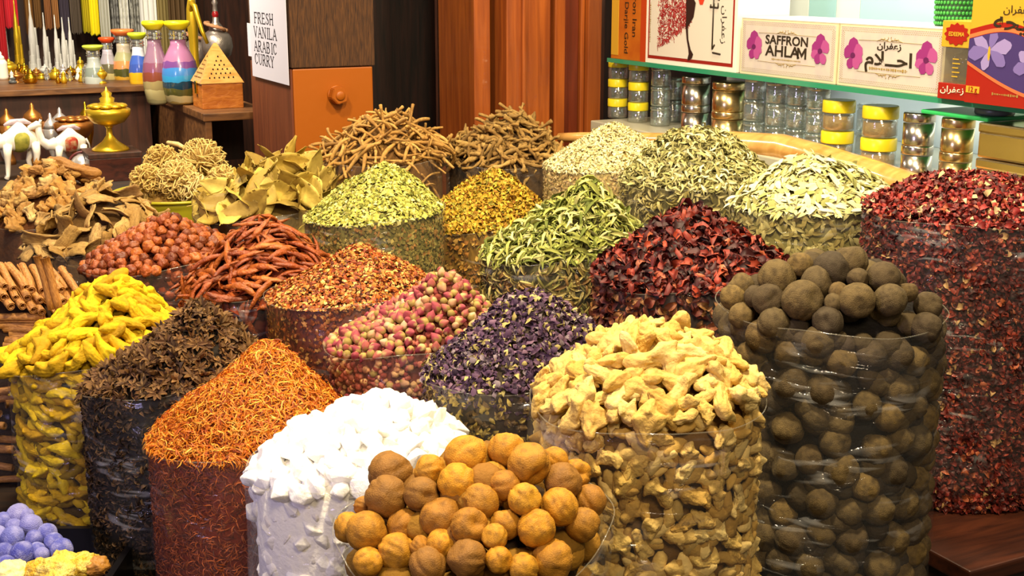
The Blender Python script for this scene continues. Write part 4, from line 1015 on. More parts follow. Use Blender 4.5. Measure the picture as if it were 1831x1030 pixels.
# local x: toward the lens (-V), so the far edge is at -wL
obj('sheet', box_mesh('sheet', (-sh_w, -.0012, 0), (.004, 0, .36), M_PAPER), sg)
obj('plastic_sleeve', box_mesh('plastic_sleeve', (-sh_w * 1.12, .0005, .055), (-sh_w + .004, .0015, .15), m_plain('sleeve_film', '#e6e2ee', .15), 0), sg)
STROKES = {  # thin serif capitals on a 0..1 square: (x0,y0,x1,y1,thick)
 'F': [(.15, 0, .15, 1, 1), (.05, 1, .8, 1, 0), (.15, .52, .6, .52, 0), (.8, 1, .8, .82, 0), (.03, 0, .3, 0, 0), (.6, .6, .6, .44, 0)],
 'E': [(.15, 0, .15, 1, 1), (.05, 1, .8, 1, 0), (.15, .52, .62, .52, 0), (.8, 1, .8, .82, 0), (.05, 0, .84, 0, 0), (.84, 0, .88, .2, 0), (.62, .6, .62, .44, 0)],
 'R': [(.15, 0, .15, 1, 1), (.05, 1, .55, 1, 0), (.55, 1, .72, .88, 1), (.72, .88, .72, .65, 1), (.72, .65, .5, .5, 0), (.5, .5, .15, .5, 0), (.42, .5, .85, 0, 1), (.03, 0, .3, 0, 0), (.8, 0, 1, 0, 0)],
 'S': [(.72, .95, .74, .75, 0), (.72, .9, .45, 1, 0), (.45, 1, .2, .88, 0), (.2, .88, .2, .68, 1), (.2, .68, .7, .36, 1), (.7, .36, .72, .15, 1), (.72, .15, .45, 0, 0), (.45, 0, .18, .1, 0), (.15, .05, .14, .27, 0)],
 'H': [(.18, 0, .18, 1, 1), (.85, 0, .85, 1, 1), (.18, .52, .85, .52, 0), (.05, 0, .32, 0, 0), (.05, 1, .32, 1, 0), (.72, 0, .98, 0, 0), (.72, 1, .98, 1, 0)],
 'V': [(.1, 1, .5, 0, 1), (.5, 0, .88, 1, 0), (0, 1, .25, 1, 0), (.75, 1, 1, 1, 0)],
 'A': [(.08, 0, .48, 1, 0), (.48, 1, .9, 0, 1), (.24, .36, .7, .36, 0), (0, 0, .2, 0, 0), (.75, 0, 1.02, 0, 0)],
 'N': [(.15, 0, .15, 1, 0), (.15, 1, .85, 0, 1), (.85, 0, .85, 1, 0), (.02, 0, .28, 0, 0), (0, 1, .18, 1, 0), (.72, 1, .98, 1, 0)],
 'I': [(.3, 0, .3, 1, 1), (.15, 0, .45, 0, 0), (.15, 1, .45, 1, 0)],
 'L': [(.18, 0, .18, 1, 1), (.05, 0, .8, 0, 0), (.8, 0, .85, .22, 0), (.05, 1, .32, 1, 0)],
 'B': [(.15, 0, .15, 1, 1), (.05, 1, .55, 1, 0), (.55, 1, .68, .88, 1), (.68, .88, .66, .64, 1), (.66, .64, .5, .53, 0), (.15, .53, .55, .53, 0), (.55, .53, .76, .38, 1), (.76, .38, .74, .14, 1), (.74, .14, .55, 0, 0), (.55, 0, .05, 0, 0)],
 'C': [(.82, .95, .84, .7, 0), (.82, .82, .55, 1, 0), (.55, 1, .25, .86, 0), (.25, .86, .12, .55, 1), (.12, .55, .25, .15, 1), (.25, .15, .52, 0, 0), (.52, 0, .84, .2, 0)],
 'U': [(.18, 1, .18, .25, 1), (.18, .25, .38, .02, 0), (.38, .02, .62, .02, 0), (.62, .02, .8, .25, 0), (.8, .25, .8, 1, 0), (.05, 1, .32, 1, 0), (.7, 1, .92, 1, 0)],
 'Y': [(.1, 1, .48, .48, 1), (.85, 1, .48, .48, 0), (.48, .48, .48, 0, 1), (0, 1, .25, 1, 0), (.72, 1, .98, 1, 0), (.32, 0, .62, 0, 0)]}
WID = {'I': .5, 'F': .85, 'E': .9, 'L': .9, 'S': .85}
def serif_word(word, x, z, w, h, name='lettering'):
    tot = sum(WID.get(c, 1.0) for c in word); k = w / tot; j = Joined(); cx = x
    for c in word:
        for (x0, y0, x1, y1, th) in STROKES[c]:
            a = np.array([cx + x0 * k * .9, z + y0 * h]); e = np.array([cx + x1 * k * .9, z + y1 * h]); d = e - a; L = np.linalg.norm(d); d /= L; n = np.array([-d[1], d[0]]) * (.0026 if th else .0013); a = a - d * .0006; e = e + d * .0006
            q = [a - n, e - n, e + n, a + n]; j.add([(p[0], -.0018, p[1]) for p in q], [(0, 1, 2, 3)])
        cx += WID.get(c, 1.0) * k
    return j.mesh(name, M_INK, False)
for word, pz, f0, f1 in (('FRESH', 43, .13, .68), ('VANILA', 70, .10, .76), ('ARABIC', 97, .09, .75), ('CURRY', 122, .09, .66)):
    z = P(500, pz, 3.47).z - sz0
    obj('lettering', serif_word(word, -sh_w + f0 * sh_w, z - .005, (f1 - f0) * sh_w, .029), sg)

# ---- doorway and pilaster
DW = P(700, 150, 4.25)
def wpt(px, d0): return along(d0, U, px)
struct(obj('wall_back', box_mesh('wall_back', (wpt(560, DW), .06, 0), (3.0, .16, 3.2), M_DARK), None, DW * 1.0, ROT_WALL)).location = (DW.x, DW.y, 0)
dr = obj('door_1', box_mesh('door_1', (wpt(640, DW), 0, 0), (wpt(778, DW), .04, 2.7), M_DARK), None, (DW.x, DW.y, 0), ROT_WALL); struct(dr)
dr = obj('door_2', box_mesh('door_2', (wpt(779, DW), -.02, 0), (wpt(870, DW), .04, 2.7), M_DARK2), None, (DW.x, DW.y, 0), ROT_WALL); struct(dr)
PL = P(905, 200, 3.62)
def trim(name, x0, x1, y0, y1, mat): 
    o = obj(name, box_mesh(name, (wpt(x0, PL), y0, 0), (wpt(x1, PL), y1, 2.7), mat, .003), None, (PL.x, PL.y, 0), ROT_WALL); struct(o)
trim('trim_1', 862, 891, .05, .30, M_RED)
trim('trim_2', 893, 904, .10, .30, M_DARK)
trim('trim_3', 906, 983, .0, .30, M_RED)
trim('trim_4', 931, 937, -.012, .02, M_RED)
trim('trim_5', 984, 993, .03, .30, M_RED2)
trim('trim_6', 994, 1012, .008, .30, M_RED)
trim('trim_7', 1013, 1042, .03, .30, M_RED2)
trim('trim_8', 1043, 1050, .02, .30, M_RED)
trim('trim_9', 1051, 1075, .004, .30, M_RED)
trim('trim_10', 1076, 1089, .03, .30, M_DARK2)

# ------------------------------------------------------------------ lit display case
EX = -V_                       # along the case front, from its far end toward the lens
S0 = P(1318, 131, 3.0)
def cx(px, off=0.0): return along(S0 + U * off, EX, px)
def cpt(t, off, z): q = S0 + EX * t + U * off; return Vector((q.x, q.y, z))
def cz(px, py, off=0.0):       # height of a pixel on the upright plane of the case front
    t = cx(px, off); q = S0 + EX * t + U * off; k = (py - 515) / FPX; z = q.y / (CP - k * SP); return P(px, py, z).z
M_GLASSG = m_plain('green_edge_glass', '#2e8a66', .08, spec=.6)
M_SHELF = m_plain('shelf_glass', '#bfe8d8', .05, trans=.85, ior=1.3)
M_WHITE = m_plain('white_gloss_panel', '#d4dcdc', .25)
M_CYAN = m_plain('pale_cyan_panel', '#a4d0d8', .2)
SZ = S0.z; CZ = SZ - .168
tA, tB = cx(1086), cx(1900)
sh = thing('glass_shelf', 'green-edged glass shelf carrying the saffron boxes', 'shelf', (S0.x, S0.y, SZ), ROT_CASE)
obj('pane', box_mesh('pane', (tA, .004, -.010), (tB, .34, -.0005), M_SHELF), sh); obj('front_edge', box_mesh('front_edge', (tA, -.001, -.011), (tB, .004, 0), M_GLASSG), sh)['label'] = 'green front edge'
cb = thing('display_counter', 'pale-topped display counter holding jars and tins below the glass shelf', 'counter', (S0.x, S0.y, 0), ROT_CASE)
M_CTOP = m_plain('counter_top', '#b8b4a0', .25)
obj('top', box_mesh('top', (tA, -.05, CZ - .03), (tB, .40, CZ), M_CTOP, .003), cb); obj('body', box_mesh('body', (tA, -.03, 0), (tB, .40, CZ - .03), M_DARK2), cb)
struct(obj('wall_right', box_mesh('wall_right', (tA, .40, CZ), (tB, .43, SZ + .75), M_WHITE), None, (S0.x, S0.y, 0), ROT_CASE))
pn = thing('white_back_panel', 'glossy white panels with thin seams at the back of the lit case, above the cartons', 'panel', (S0.x, S0.y, SZ), ROT_CASE)
for i, (a, c, m) in enumerate(((1320, 1440, M_WHITE), (1441, 1488, M_CYAN), (1489, 1530, M_WHITE), (1531, 1660, M_CYAN))):
    obj('panel', box_mesh('panel', (cx(a, .33), .33, .0), (cx(c, .33), .345, .42), m, .001), pn)
area('case_strip_light', cpt(cx(1250), .16, SZ + .62), cpt(cx(1250), .20, SZ), .9, 1.5, (.93, 1.0, .98), size_y=.12).rotation_euler = (0, 0, ROT_CASE)
area('case_strip_light', cpt(cx(1650), .16, SZ + .62), cpt(cx(1650), .20, SZ), .7, 1.3, (.93, 1.0, .98), size_y=.12).rotation_euler = (0, 0, ROT_CASE)
area('case_lower_light', cpt(cx(1500), .30, SZ - .016), cpt(cx(1500), .30, CZ), .9, .9, (.9, 1.0, .95), size_y=.08).rotation_euler = (0, 0, ROT_CASE)
# rounded rail in front of the case
M_RAIL = m_wood('honey_rail_wood', '#b8803c', '#dca860', 4, (2, 9, 9), .3, .05, .4)
rp = [P(1690, 362, 2.42), P(1640, 340, 2.47), P(1560, 312, 2.6), P(1475, 285, 2.74), P(1400, 264, 2.86), P(1310, 258, 2.98), P(1200, 254, 3.12), P(1040, 246, 3.32), P(1000, 246, 3.36)]
ra = obj('counter_rail', tube_mesh('counter_rail', rp, [.030] * 5 + [.030, .022, .014, .012], M_RAIL, 16)); tag(ra, 'rounded honey-coloured wooden rail in front of the jars', 'rail')

# ---- print helpers on a box's front: local x along the face, local z up, y into the box
def ink(name, col, rough=.5): return m_plain(name, col, rough)
_fx = {}
def text(body, size, mat, parent, x, z, y=-.0012, bold=0.0, name='lettering', rot=0.0, align='CENTER', sx=1.0):
    c = bpy.data.curves.new(name, 'FONT'); c.body = body; c.size = size; c.align_x = align; c.align_y = 'CENTER'; c.offset = bold; c.extrude = .0002; c.materials.append(mat); c.resolution_u = 3
    tmp = bpy.data.objects.new(name, c); COL.objects.link(tmp); bpy.context.view_layer.update()
    me = bpy.data.meshes.new_from_object(tmp); bpy.data.objects.remove(tmp); bpy.data.curves.remove(c); me.name = name
    o = obj(name, me, parent); o.location = (x, y, z); o.rotation_euler = (math.pi / 2, rot, 0); o.scale = (sx, 1, 1); return o
def ar(s): return s[::-1]
ZAFARAN = ar('\uFEAF\uFECB\uFED4\uFEAE\uFE8D\uFEE5')
AHLAM = ar('\uFE8D\uFEA3\u0640\u0640\uFEFC\uFEE1')
def flat(name, pts, mat, parent, y):
    """A printed patch: outline points (x, z) on the box face."""
    me = bpy.data.meshes.new(name); me.from_pydata([(p[0], y, p[1]) for p in pts], [], [list(range(len(pts)))]); me.materials.append(mat); return obj(name, me, parent)
def fine_print(parent, x, z, w, h, mat, vert=False):
    """A line of print too small to read: a row of tiny uneven strokes."""
    g = rng(int(w * 1e5)); j = Joined(); p = -w / 2
    while p < w / 2:
        d = g.uniform(.25, .8) * h; k = g.uniform(.35, 1) * h
        j.add([(x + (b if not vert else a), -.0014, z + (a if not vert else b)) for a, b in ((-k / 2, p), (-k / 2, p + d), (k / 2, p + d), (k / 2, p))], [(0, 1, 2, 3)]); p += d * 1.55
    return obj('fine_print', j.mesh('fine_print', mat, False), parent)
def ring_pts(cx_, cz_, rx, rz, n=24, lob=0, amp=0): return [(cx_ + (1 + amp * math.cos(lob * a)) * rx * math.cos(a), cz_ + (1 + amp * math.cos(lob * a)) * rz * math.sin(a)) for a in np.linspace(0, 2 * math.pi, n, endpoint=False)]
M_CARTON = m_plain('carton_cream', '#d8ceb8', .4, bump=(60, .05, .002)); M_CEDGE = m_plain('carton_edge', '#d6caa6', .4)
M_MAUVE = m_piece('carton_mottled', ['#c6bcb2'], '#b4a8ac', 30, .5, rough=.45)
M_GOLD = ink('gold_print', '#9a8040'); M_PINKF = ink('pink_petal_print', '#8c2a72'); M_PINKL = ink('light_pink_petal_print', '#a84a88'); M_PINKD = ink('dark_petal_print', '#5c1850'); M_BRN = ink('brown_print', '#2a2012'); M_REDP = ink('red_print', '#9a2418')

def orchid(parent, x, z, r, flip=1):
    j1 = Joined(); j2 = Joined()
    for k, (a, L, w) in enumerate(((1.6, 1.0, .42), (.55, .85, .42), (2.75, .8, .40), (-.35 if flip > 0 else 3.5, .85, .26), (4.3, .8, .3), (5.3, .85, .3))):
        d = np.array([math.cos(a), math.sin(a)]); n = np.array([-d[1], d[0]]); V = [(x, z)]
        for t, ww in ((.3, .6), (.6, 1.0), (.85, .75), (1.0, .0), (.85, -.75), (.6, -1.0), (.3, -.6)): p = np.array([x, z]) + (d * t * L + n * ww * w) * r; V.append(tuple(p))
        T = [(0, i, i + 1) for i in range(1, 7)]; (j1 if k % 2 == 0 else j2).add([(p[0], -.0016 - .0001 * k, p[1]) for p in V], None, T)
    obj('flower_print', j1.mesh('flower_print', M_PINKF, False), parent); obj('flower_print', j2.mesh('flower_print', M_PINKL, False), parent)
    flat('flower_print', ring_pts(x, z, r * .2, r * .16, 10), M_PINKD, parent, -.0024)

def scroll(parent, x, z, w, s=1):
    j = Joined()
    j.tube([(x - w, -.001, z), (x - w * .5, -.001, z + .001 * s), (x + w, -.001, z)], .0004, 4)
    for sg_ in (-1, 1):
        for k, (r0, q) in enumerate(((.0065, .006), (.0045, .016), (.003, .025))):
            pts = [(x + sg_ * (q + r0 * t * math.cos(t * 5.5 + 1)), -.0012, z + s * (.003 + r0 * .9 * (1 + math.sin(t * 5.5)) * .55)) for t in np.linspace(.25, 1, 10)]
            j.tube(pts, .00055, 4)
        j.tube([(x + sg_ * .004, -.0012, z + s * .002), (x + sg_ * .02, -.0012, z + s * .005), (x + sg_ * .036, -.0012, z + s * .0005)], .0006, 4)
    obj('scroll_print', j.mesh('scroll_print', M_GOLD), parent)

def carton(name, label, x0, x1, h, depth, arabic):
    t = thing(name, label, 'box', cpt(x0, .006, SZ), ROT_CASE, 'cream saffron cartons on the glass shelf'); W = x1 - x0
    obj('body', box_mesh('body', (0, 0, 0), (W, depth, h), M_CEDGE, .001), t)
    box = t; t = obj('front_panel', box_mesh('front_panel', (.006, -.0006, .006), (W - .006, 0, h - .006), M_MAUVE), box)
    j = Joined(); g = rng(900 + int(arabic)); nx, nz_ = 58, 22    # lace border of little dots
    for i in range(nx):
        for row in range(3):
            for zz in (.0075 + row * .0035, h - .0075 - row * .0035):
                x = .008 + (W - .016) * (i + .5 * (row % 2)) / nx; r = .0011; j.add([(x - r, -.001, zz), (x, -.001, zz - r), (x + r, -.001, zz), (x, -.001, zz + r)], [(0, 1, 2, 3)])
    for i in range(nz_):
        for row in range(3):
            for xx in (.0085 + row * .0035, W - .0085 - row * .0035):
                z = .014 + (h - .028) * (i + .5 * (row % 2)) / nz_; r = .0011; j.add([(xx - r, -.001, z), (xx, -.001, z - r), (xx + r, -.001, z), (xx, -.001, z + r)], [(0, 1, 2, 3)])
    obj('lace_border', j.mesh('lace_border', M_GOLD, False), t)
    orchid(t, W * .155, h * .50, h * .29); orchid(t, W * .845, h * .52, h * .29, -1)
    scroll(t, W * .5, h * .75, W * .30, 1); scroll(t, W * .5, h * .26, W * .30, -1)
    if not arabic:
        text('SAFFRON', h * .215, M_BRN, t, W * .5, h * .64, bold=.0006, sx=1.28); text('AHLA', h * .26, M_BRN, t, W * .46, h * .45, bold=.0006, sx=1.4); z0_, z1_, xa, xw = h * .358, h * .546, W * .615, W * .095
        flat('lettering', [(xa + u * xw, z0_ + v * (z1_ - z0_)) for u, v in ((0, 0), (.2, 0), (.2, .62), (.5, .12), (.8, .62), (.8, 0), (1, 0), (1, 1), (.8, 1), (.5, .48), (.2, 1), (0, 1))], M_BRN, t, -.0014)
        fine_print(t, W * .5, h * .315, W * .30, h * .03, M_GOLD)
    else:
        text(ZAFARAN, h * .135, M_BRN, t, W * .5, h * .685, bold=.0004, sx=1.5); text(AHLAM, h * .30, M_BRN, t, W * .5, h * .475, bold=.0008, sx=1.45)
        fine_print(t, W * .5, h * .325, W * .36, h * .05, M_GOLD)
    obj('lid', box_mesh('lid', (-.0006, -.0006, h - .0012), (W + .0006, depth, h + .0006), M_WHITE), box)
    return box
hC = cz(1318, 31) - SZ
carton('saffron_carton', 'cream carton with pink orchids printed SAFFRON AHLAM, beside the spoon poster box', cx(1319), cx(1489), hC, .17, False)
carton('saffron_carton', 'cream carton with pink orchids and Arabic lettering, beside the small yellow perfume box', cx(1492), cx(1680), hC, .17, True)

# orange carton and the white one with the spoon
M_ORG = m_piece('orange_carton', ['#bc681a'], '#a04414', 8, .9, rough=.4); M_YEL = ink('yellow_print', '#c8982a')
x0, x1 = cx(1090), cx(1151); t = thing('orange_carton', 'orange carton with sideways writing next to the wooden post', 'box', cpt(x0, .004, SZ), ROT_CASE)
W = x1 - x0; H = .34; obj('body', box_mesh('body', (0, 0, 0), (W, .16, H), M_ORG, .001), t)
obj('yellow_strip', box_mesh('yellow_strip', (.002, -.0008, .01), (W * .22, 0, H), M_YEL), t)
obj('red_print', box_mesh('red_print', (W * .86, -.0007, 0), (W, 0, H), ink('orange_red_print', '#b03a10')), t)
text('Saffron Iran', .029, M_BRN, t, W * .68, .135, rot=math.pi / 2, sx=1.1); text('Shell Darjie Gold', .026, M_BRN, t, W * .45, .115, rot=math.pi / 2, sx=1.1)
x0, x1 = cx(1152), cx(1313); W = x1 - x0; H = .36
t = thing('poster_carton', 'tall white carton with a red frame and a dark spoon of red saffron', 'box', cpt(x0, .003, SZ), ROT_CASE)
obj('body', box_mesh('body', (0, 0, 0), (W, .15, H), ink('white_carton', '#ece0d2'), .001), t)
M_FR = ink('red_frame_print', '#8c1c10'); m = .012
obj('red_frame', box_mesh('red_frame', (m, -.0006, m), (W - m, 0, H), M_FR), t); t = obj('front_panel', box_mesh('front_panel', (m + .006, -.0010, m + .008), (W - m - .006, -.0004, H), ink('carton_grey_white', '#d2cabc')), t)
sc = (H - 0) ; zp = lambda py: cz(1232, py) - SZ + (1232 - 1232) * 0
def fx(px): return cx(px) - x0
j = Joined()                                  # the dark spoon
sp = [(1226, -20, .0), (1231, 5, .026), (1230, 30, .020), (1225, 48, .006), (1227, 70, .0045), (1231, 88, .006), (1234, 97, .012), (1232, 104, .011), (1229, 108, .002)]
L_, R_ = [], []
for px, py, w in sp:
    z = cz(px, py) - SZ; L_.append((fx(px) - w * .8, z)); R_.append((fx(px) + w * .8, z))
V = []; F = []
for i in range(len(sp)): V += [(L_[i][0], -.0022, L_[i][1]), (R_[i][0], -.0022, R_[i][1])]
for i in range(len(sp) - 1): F.append((2 * i, 2 * i + 1, 2 * i + 3, 2 * i + 2))
j.add(V, F); obj('spoon_print', j.mesh('spoon_print', ink('spoon_print', '#2a120c'), False), t)
g = rng(950); j = Joined(); j2 = Joined()
for i in range(900):                          # printed saffron threads spilling to one side of the spoon
    u, v = g.random(), g.random(); px = 1174 + 58 * u; lo, hi = -30, 88 - 44 * u; py = lo + (hi - lo) * v ** .8 + g.normal(0, 2)
    a = g.uniform(0, 3.14); L = g.uniform(.006, .016); c = np.array([fx(px), cz(px, py) - SZ]); d = np.array([math.cos(a), math.sin(a)]) * L / 2; n = np.array([-d[1], d[0]]) / np.linalg.norm(d) * .0009; q = [c - d - n, c + d - n, c + d + n, c - d + n]
    (j if i % 3 else j2).add([(p[0], -.0014 - .00001 * (i % 60), p[1]) for p in q], [(0, 1, 2, 3)])
obj('saffron_print', j.mesh('saffron_print', ink('red_thread_print', '#8c1418'), False), t); obj('saffron_print', j2.mesh('saffron_print', ink('pink_thread_print', '#b03c38'), False), t)
j = Joined()
for (a, c) in (((1271, -10), (1271, 88)), ((1271, 88), (1275, 80)), ((1272, 94), (1286, 97)), ((1265, 12), (1279, 14)), ((1266, 8), (1266, 14)), ((1272, 6), (1272, 13)), ((1279, 6), (1279, 14)), ((1271, -6), (1281, 0))):
    j.tube([(fx(a[0]), -.0016, cz(*a) - SZ), (fx(c[0]), -.0016, cz(*c) - SZ)], .0021, 6)
obj('arabic_lettering', j.mesh('arabic_lettering', M_BRN), t)
text(ZAFARAN, .026, M_BRN, t, fx(1290), cz(1290, 45) - SZ, rot=math.pi / 2, sx=1.3)
fine_print(t, fx(1160), cz(1160, 40) - SZ, .10, .006, M_GOLD, True)
flat('red_seal_print', ring_pts(fx(1249), cz(1249, 0) - SZ, .011, .012, 16, 6, .1), ink('seal_red', '#c83a20'), t, -.0016)

# small perfume box and the big yellow-red carton
M_YB = m_plain('yellow_gold_carton', '#c49c2c', .35); M_RC = m_plain('red_carton', '#981e12', .35)
x0, x1 = cx(1684), cx(1737); W = x1 - x0; H = cz(1684, 36) - SZ
t = thing('perfume_box', 'small yellow box with a window showing a dark bottle, between carton and tall saffron pack', 'box', cpt(x0, -.012, SZ), ROT_CASE)
z1, z2 = cz(1700, 84) - SZ, cz(1700, 148) - SZ
obj('top_panel', box_mesh('top_panel', (0, 0, z1), (W, .07, H), M_YB, .001), t); obj('bottom_panel', box_mesh('bottom_panel', (0, 0, 0), (W, .07, z2), M_RC, .001), t)
obj('window', box_mesh('window', (.001, .001, z2), (W - .001, .003, z1), m_film('box_window', .10, .2, '#c8b890', .2)), t)
obj('back_panel', box_mesh('back_panel', (0, .06, z2), (W, .07, z1), m_plain('brown_card', '#6a5a40', .5)), t)
bt = obj('bottle', lathe_mesh('bottle', [(.018, 0), (.022, .004), (.024, .03), (.026, .05), (.024, .062), (.01, .068), (.01, .074), (.001, .075)], m_plain('dark_bottle', '#2c1c18', .12), 24), t, (W * .5, .03, z2 - .012)); bt['label'] = 'dark bottle behind the window'
flat('seal_print', ring_pts(W * .5, (z1 + H) / 2, W * .38, (H - z1) * .40, 48, 12, .1), M_RC, t, -.0012)
text('EDEEMA', .0105, M_YB, t, W * .5, (z1 + H) / 2, -.0016, .0002); text(ZAFARAN, .016, M_CARTON, t, W * .5, z2 * .62, -.0012, .0002, sx=1.4)
j = Joined()
for k in range(5): zz = z2 + .012 + k * .008; j.box((W * .42, .0005, zz), (W * (.62 + .05 * (k % 2)), .0009, zz + .002))
obj('gold_lettering', j.mesh('gold_lettering', M_YB, False), t)
x0, x1 = cx(1739), cx(1905); W = x1 - x0; H = .31
t = thing('saffron_pack', 'large yellow and red pack with purple crocus flowers', 'box', cpt(x0, -.02, SZ), ROT_CASE)
obj('body', box_mesh('body', (0, 0, 0), (W, .12, H), M_YB, .001), t)
xs = np.linspace(0, W, 24); f1 = lambda x: cz(1740, 78) - SZ + .02 + .030 * math.sin((x / W) * 3.3 - .2) - .045 * (x / W); f2 = lambda x: (cz(1740, 108) - SZ) - .055 * math.sin(min(1, x / W * 1.1) * 1.5)
flat('red_band', [(x, 0) for x in (0, W)] + [(x, f1(x) + .012) for x in xs[::-1]], M_RC, t, -.0008)
flat('orange_band', [(x, f1(x) - .004) for x in xs] + [(x, f1(x) + .003) for x in xs[::-1]], ink('orange_line_print', '#e07040'), t, -.0011)
flat('violet_field', [(x, f2(x)) for x in xs] + [(x, f1(x) - .005) for x in xs[::-1]], ink('violet_print', '#3e2e68'), t, -.0012)
flat('orange_band', [(x, f2(x) - .006) for x in xs] + [(x, f2(x)) for x in xs[::-1]], ink('orange_line_print2', '#dc6a3c'), t, -.0014)
M_LIL = ink('lilac_petal_print', '#7464a4'); M_LIL2 = ink('pale_lilac_print', '#9484bc')
zc = (f1(W * .3) + f2(W * .3)) / 2
for (xc, zz, r) in ((W * .24, zc + .006, .052), (W * .72, zc - .016, .045)):
    for k in range(6):
        a = k * 1.047 + .3; d = np.array([math.cos(a), math.sin(a) * .72]); n = np.array([-d[1], d[0]]); pts = [np.array([xc, zz]) + (d * tt * r + n * ww * r * .27) for tt, ww in ((0, 0), (.35, .7), (.7, 1), (.95, .4), (1, 0), (.95, -.4), (.7, -1), (.35, -.7))]
        pts = [(min(max(p[0], .001), W), min(max(p[1], f2(p[0]) + .001), f1(p[0]) - .006)) for p in pts]; flat('petal_print', pts, M_LIL if k % 2 else M_LIL2, t, -.0016 - k * .0001)
    flat('stamen_print', ring_pts(xc, zz - .006, .003, .013, 10), M_YB, t, -.0024)
text(ar('\uFEAE\uFEF3\uFEA4\uFEEA'),   .042, M_BRN, t, W * .49, cz(1810, 40) - SZ, bold=.0006, sx=1.3); text(ZAFARAN, .018, M_BRN, t, W * .50, cz(1810, 17) - SZ, sx=1.3)
obj('weight_label', box_mesh('weight_label', (.002, -.0016, cz(1750, 165) - SZ), (.034, -.0008, cz(1750, 153) - SZ), M_YB), t); text('12 g', .013, M_RC, t, .018, cz(1750, 159) - SZ, -.002, .0002)
fine_print(t, W * .45, cz(1800, 168) - SZ, .06, .005, M_GOLD)

# green woven basket on the carton tops
M_GRN = m_plain('green_plastic_weave', '#3c9a3c', .4); M_GRN2 = m_plain('dark_green_gap', '#14461a', .6)
q = cpt(cx(1700, .10), .10, SZ + hC + .0006); t = thing('woven_basket', 'green woven plastic basket standing on the cream carton', 'basket', q, ROT_CASE)
obj('body', lathe_mesh('body', [(.040, 0), (.043, .07), (.041, .07), (.038, .004), (.001, .003)], M_GRN2, 36, cap=False), t)
j = Joined()
for k in range(7):
    for i in range(36):
        a = 2 * math.pi * (i + .5 * (k % 2)) / 36; V, F = ico(1); r = .041 + .0004 * k; W_ = V * np.array([.0022, .0036, .0040]); ca, sa = math.cos(a), math.sin(a); W_ = np.stack([W_[:, 0] * ca - W_[:, 1] * sa + r * ca, W_[:, 0] * sa + W_[:, 1] * ca + r * sa, W_[:, 2] + .006 + k * .0098], -1); j.add(W_, None, F)
obj('weave', j.mesh('weave', M_GRN), t)
obj('rim', fast_mesh('rim', *tube_arrays([(.043 * math.cos(a), .043 * math.sin(a), .073) for a in np.linspace(0, 2 * math.pi, 31)], .0035, 6, False)[:2], m_plain('grey_band', '#8c8a92', .4)), t)

# ---- jars and tins under the glass shelf
M_YLID = m_plain('yellow_lid', '#e8d424', .3); M_JAR = m_film('jar_plastic', .14, .22, '#c8d4c8', .35); M_HONEY = m_piece('jar_filling', ['#b8923c', '#a88434'], '#7a5a24', 80, .5, rough=.6)
M_TIN = m_plain('tin_metal', '#c8beb0', .22, 1.0); M_TIN2 = m_plain('gold_tin_metal', '#d8bc84', .25, 1.0); M_CLEAR = m_film('clear_jar_plastic', .16, .30, '#b8d4cc', .5)
def jar(label, px, off, z, r, h, lid=True, fillm=None, grp=None):
    t = thing('lidded_jar' if lid else 'clear_jar', label, 'jar', cpt(cx(px, off), off, z), 0, grp); hb = h * .60 if lid else h
    obj('body', lathe_mesh('body', [(r * .9, 0), (r, .003), (r, hb * .9), (r * .9, hb), (r * .9, hb + .002)], M_JAR if lid else M_CLEAR, 28), t)
    if fillm: obj('contents', lathe_mesh('contents', [(r * .85, .003), (r * .93, .005), (r * .93, hb * .8), (r * .5, hb * .84)], fillm, 24), t)
    if lid: obj('lid', lathe_mesh('lid', [(r * 1.02, hb), (r * 1.03, hb + .002), (r * 1.03, h - .002), (r * .98, h)], M_YLID, 28), t)
    else: obj('lid', lathe_mesh('lid', [(r * 1.02, h), (r * 1.02, h + .008), (r * .9, h + .010)], M_CLEAR, 28), t)
    return t
def tin(label, px, off, z, r, h, m=None, grp='round tins'):
    t = thing('round_tin', label, 'tin', cpt(cx(px, off), off, z), 0, grp); m = m or M_TIN
    obj('body', lathe_mesh('body', [(r * .97, 0), (r * .985, .002), (r * .985, h - .02)], m, 40), t); obj('lid', lathe_mesh('lid', [(r, h - .018), (r * 1.01, h - .017), (r * 1.01, h - .003), (r * .97, h), (r * .2, h - .001)], m, 40), t)
lv = ('bottom', 'middle', 'top')
for col, (px, off) in enumerate(((1106, .05), (1143, .045))):
    for k in range(3): jar('small clear jar with yellow lid, %s of the stack %s' % (lv[k], ('touching the wooden post', 'one away from the wooden post')[col]), px, off, CZ + k * .054, .027, .0535, True, None, 'yellow-lidded jars by the post')
for k in range(2):
    tin('silver tin, %s of the stack beside the clear jars' % ('lower', 'upper')[k], 1246, .05, CZ + k * .072, .036, .0715)
    tin('gold-tinted tin, %s of the stack right of the silver ones' % ('lower', 'upper')[k], 1305, .05, CZ + k * .070, .040, .0695, M_TIN2)
for i, px in enumerate((1183, 1352, 1392, 1430, 1466)):
    for k in range(3): jar('empty clear jar, %s of stack number %s along the counter' % (lv[k], ('one', 'two', 'three', 'four', 'five')[i]), px, .055 + .012 * (i % 2), CZ + k * .052, .026, .041, False, None, 'empty clear jars')
for i, px in enumerate((1205, 1372, 1412, 1450, 1500, 1560)):
    for k in range(2): jar('empty clear jar in the second row, %s of pair %s' % (lv[k], ('one', 'two', 'three', 'four', 'five', 'six')[i]), px, .135, CZ + k * .06, .028, .049, False, None, 'empty clear jars behind')
for col, (px, r) in enumerate(((1503, .034), (1578, .036))):
    for k in range(2): jar('amber jar with yellow lid, %s of the %s stack' % (lv[2 * k], ('farther', 'nearer')[col]), px, .05, CZ + k * .066, r, .065, True, M_HONEY, 'amber jars with yellow lids')
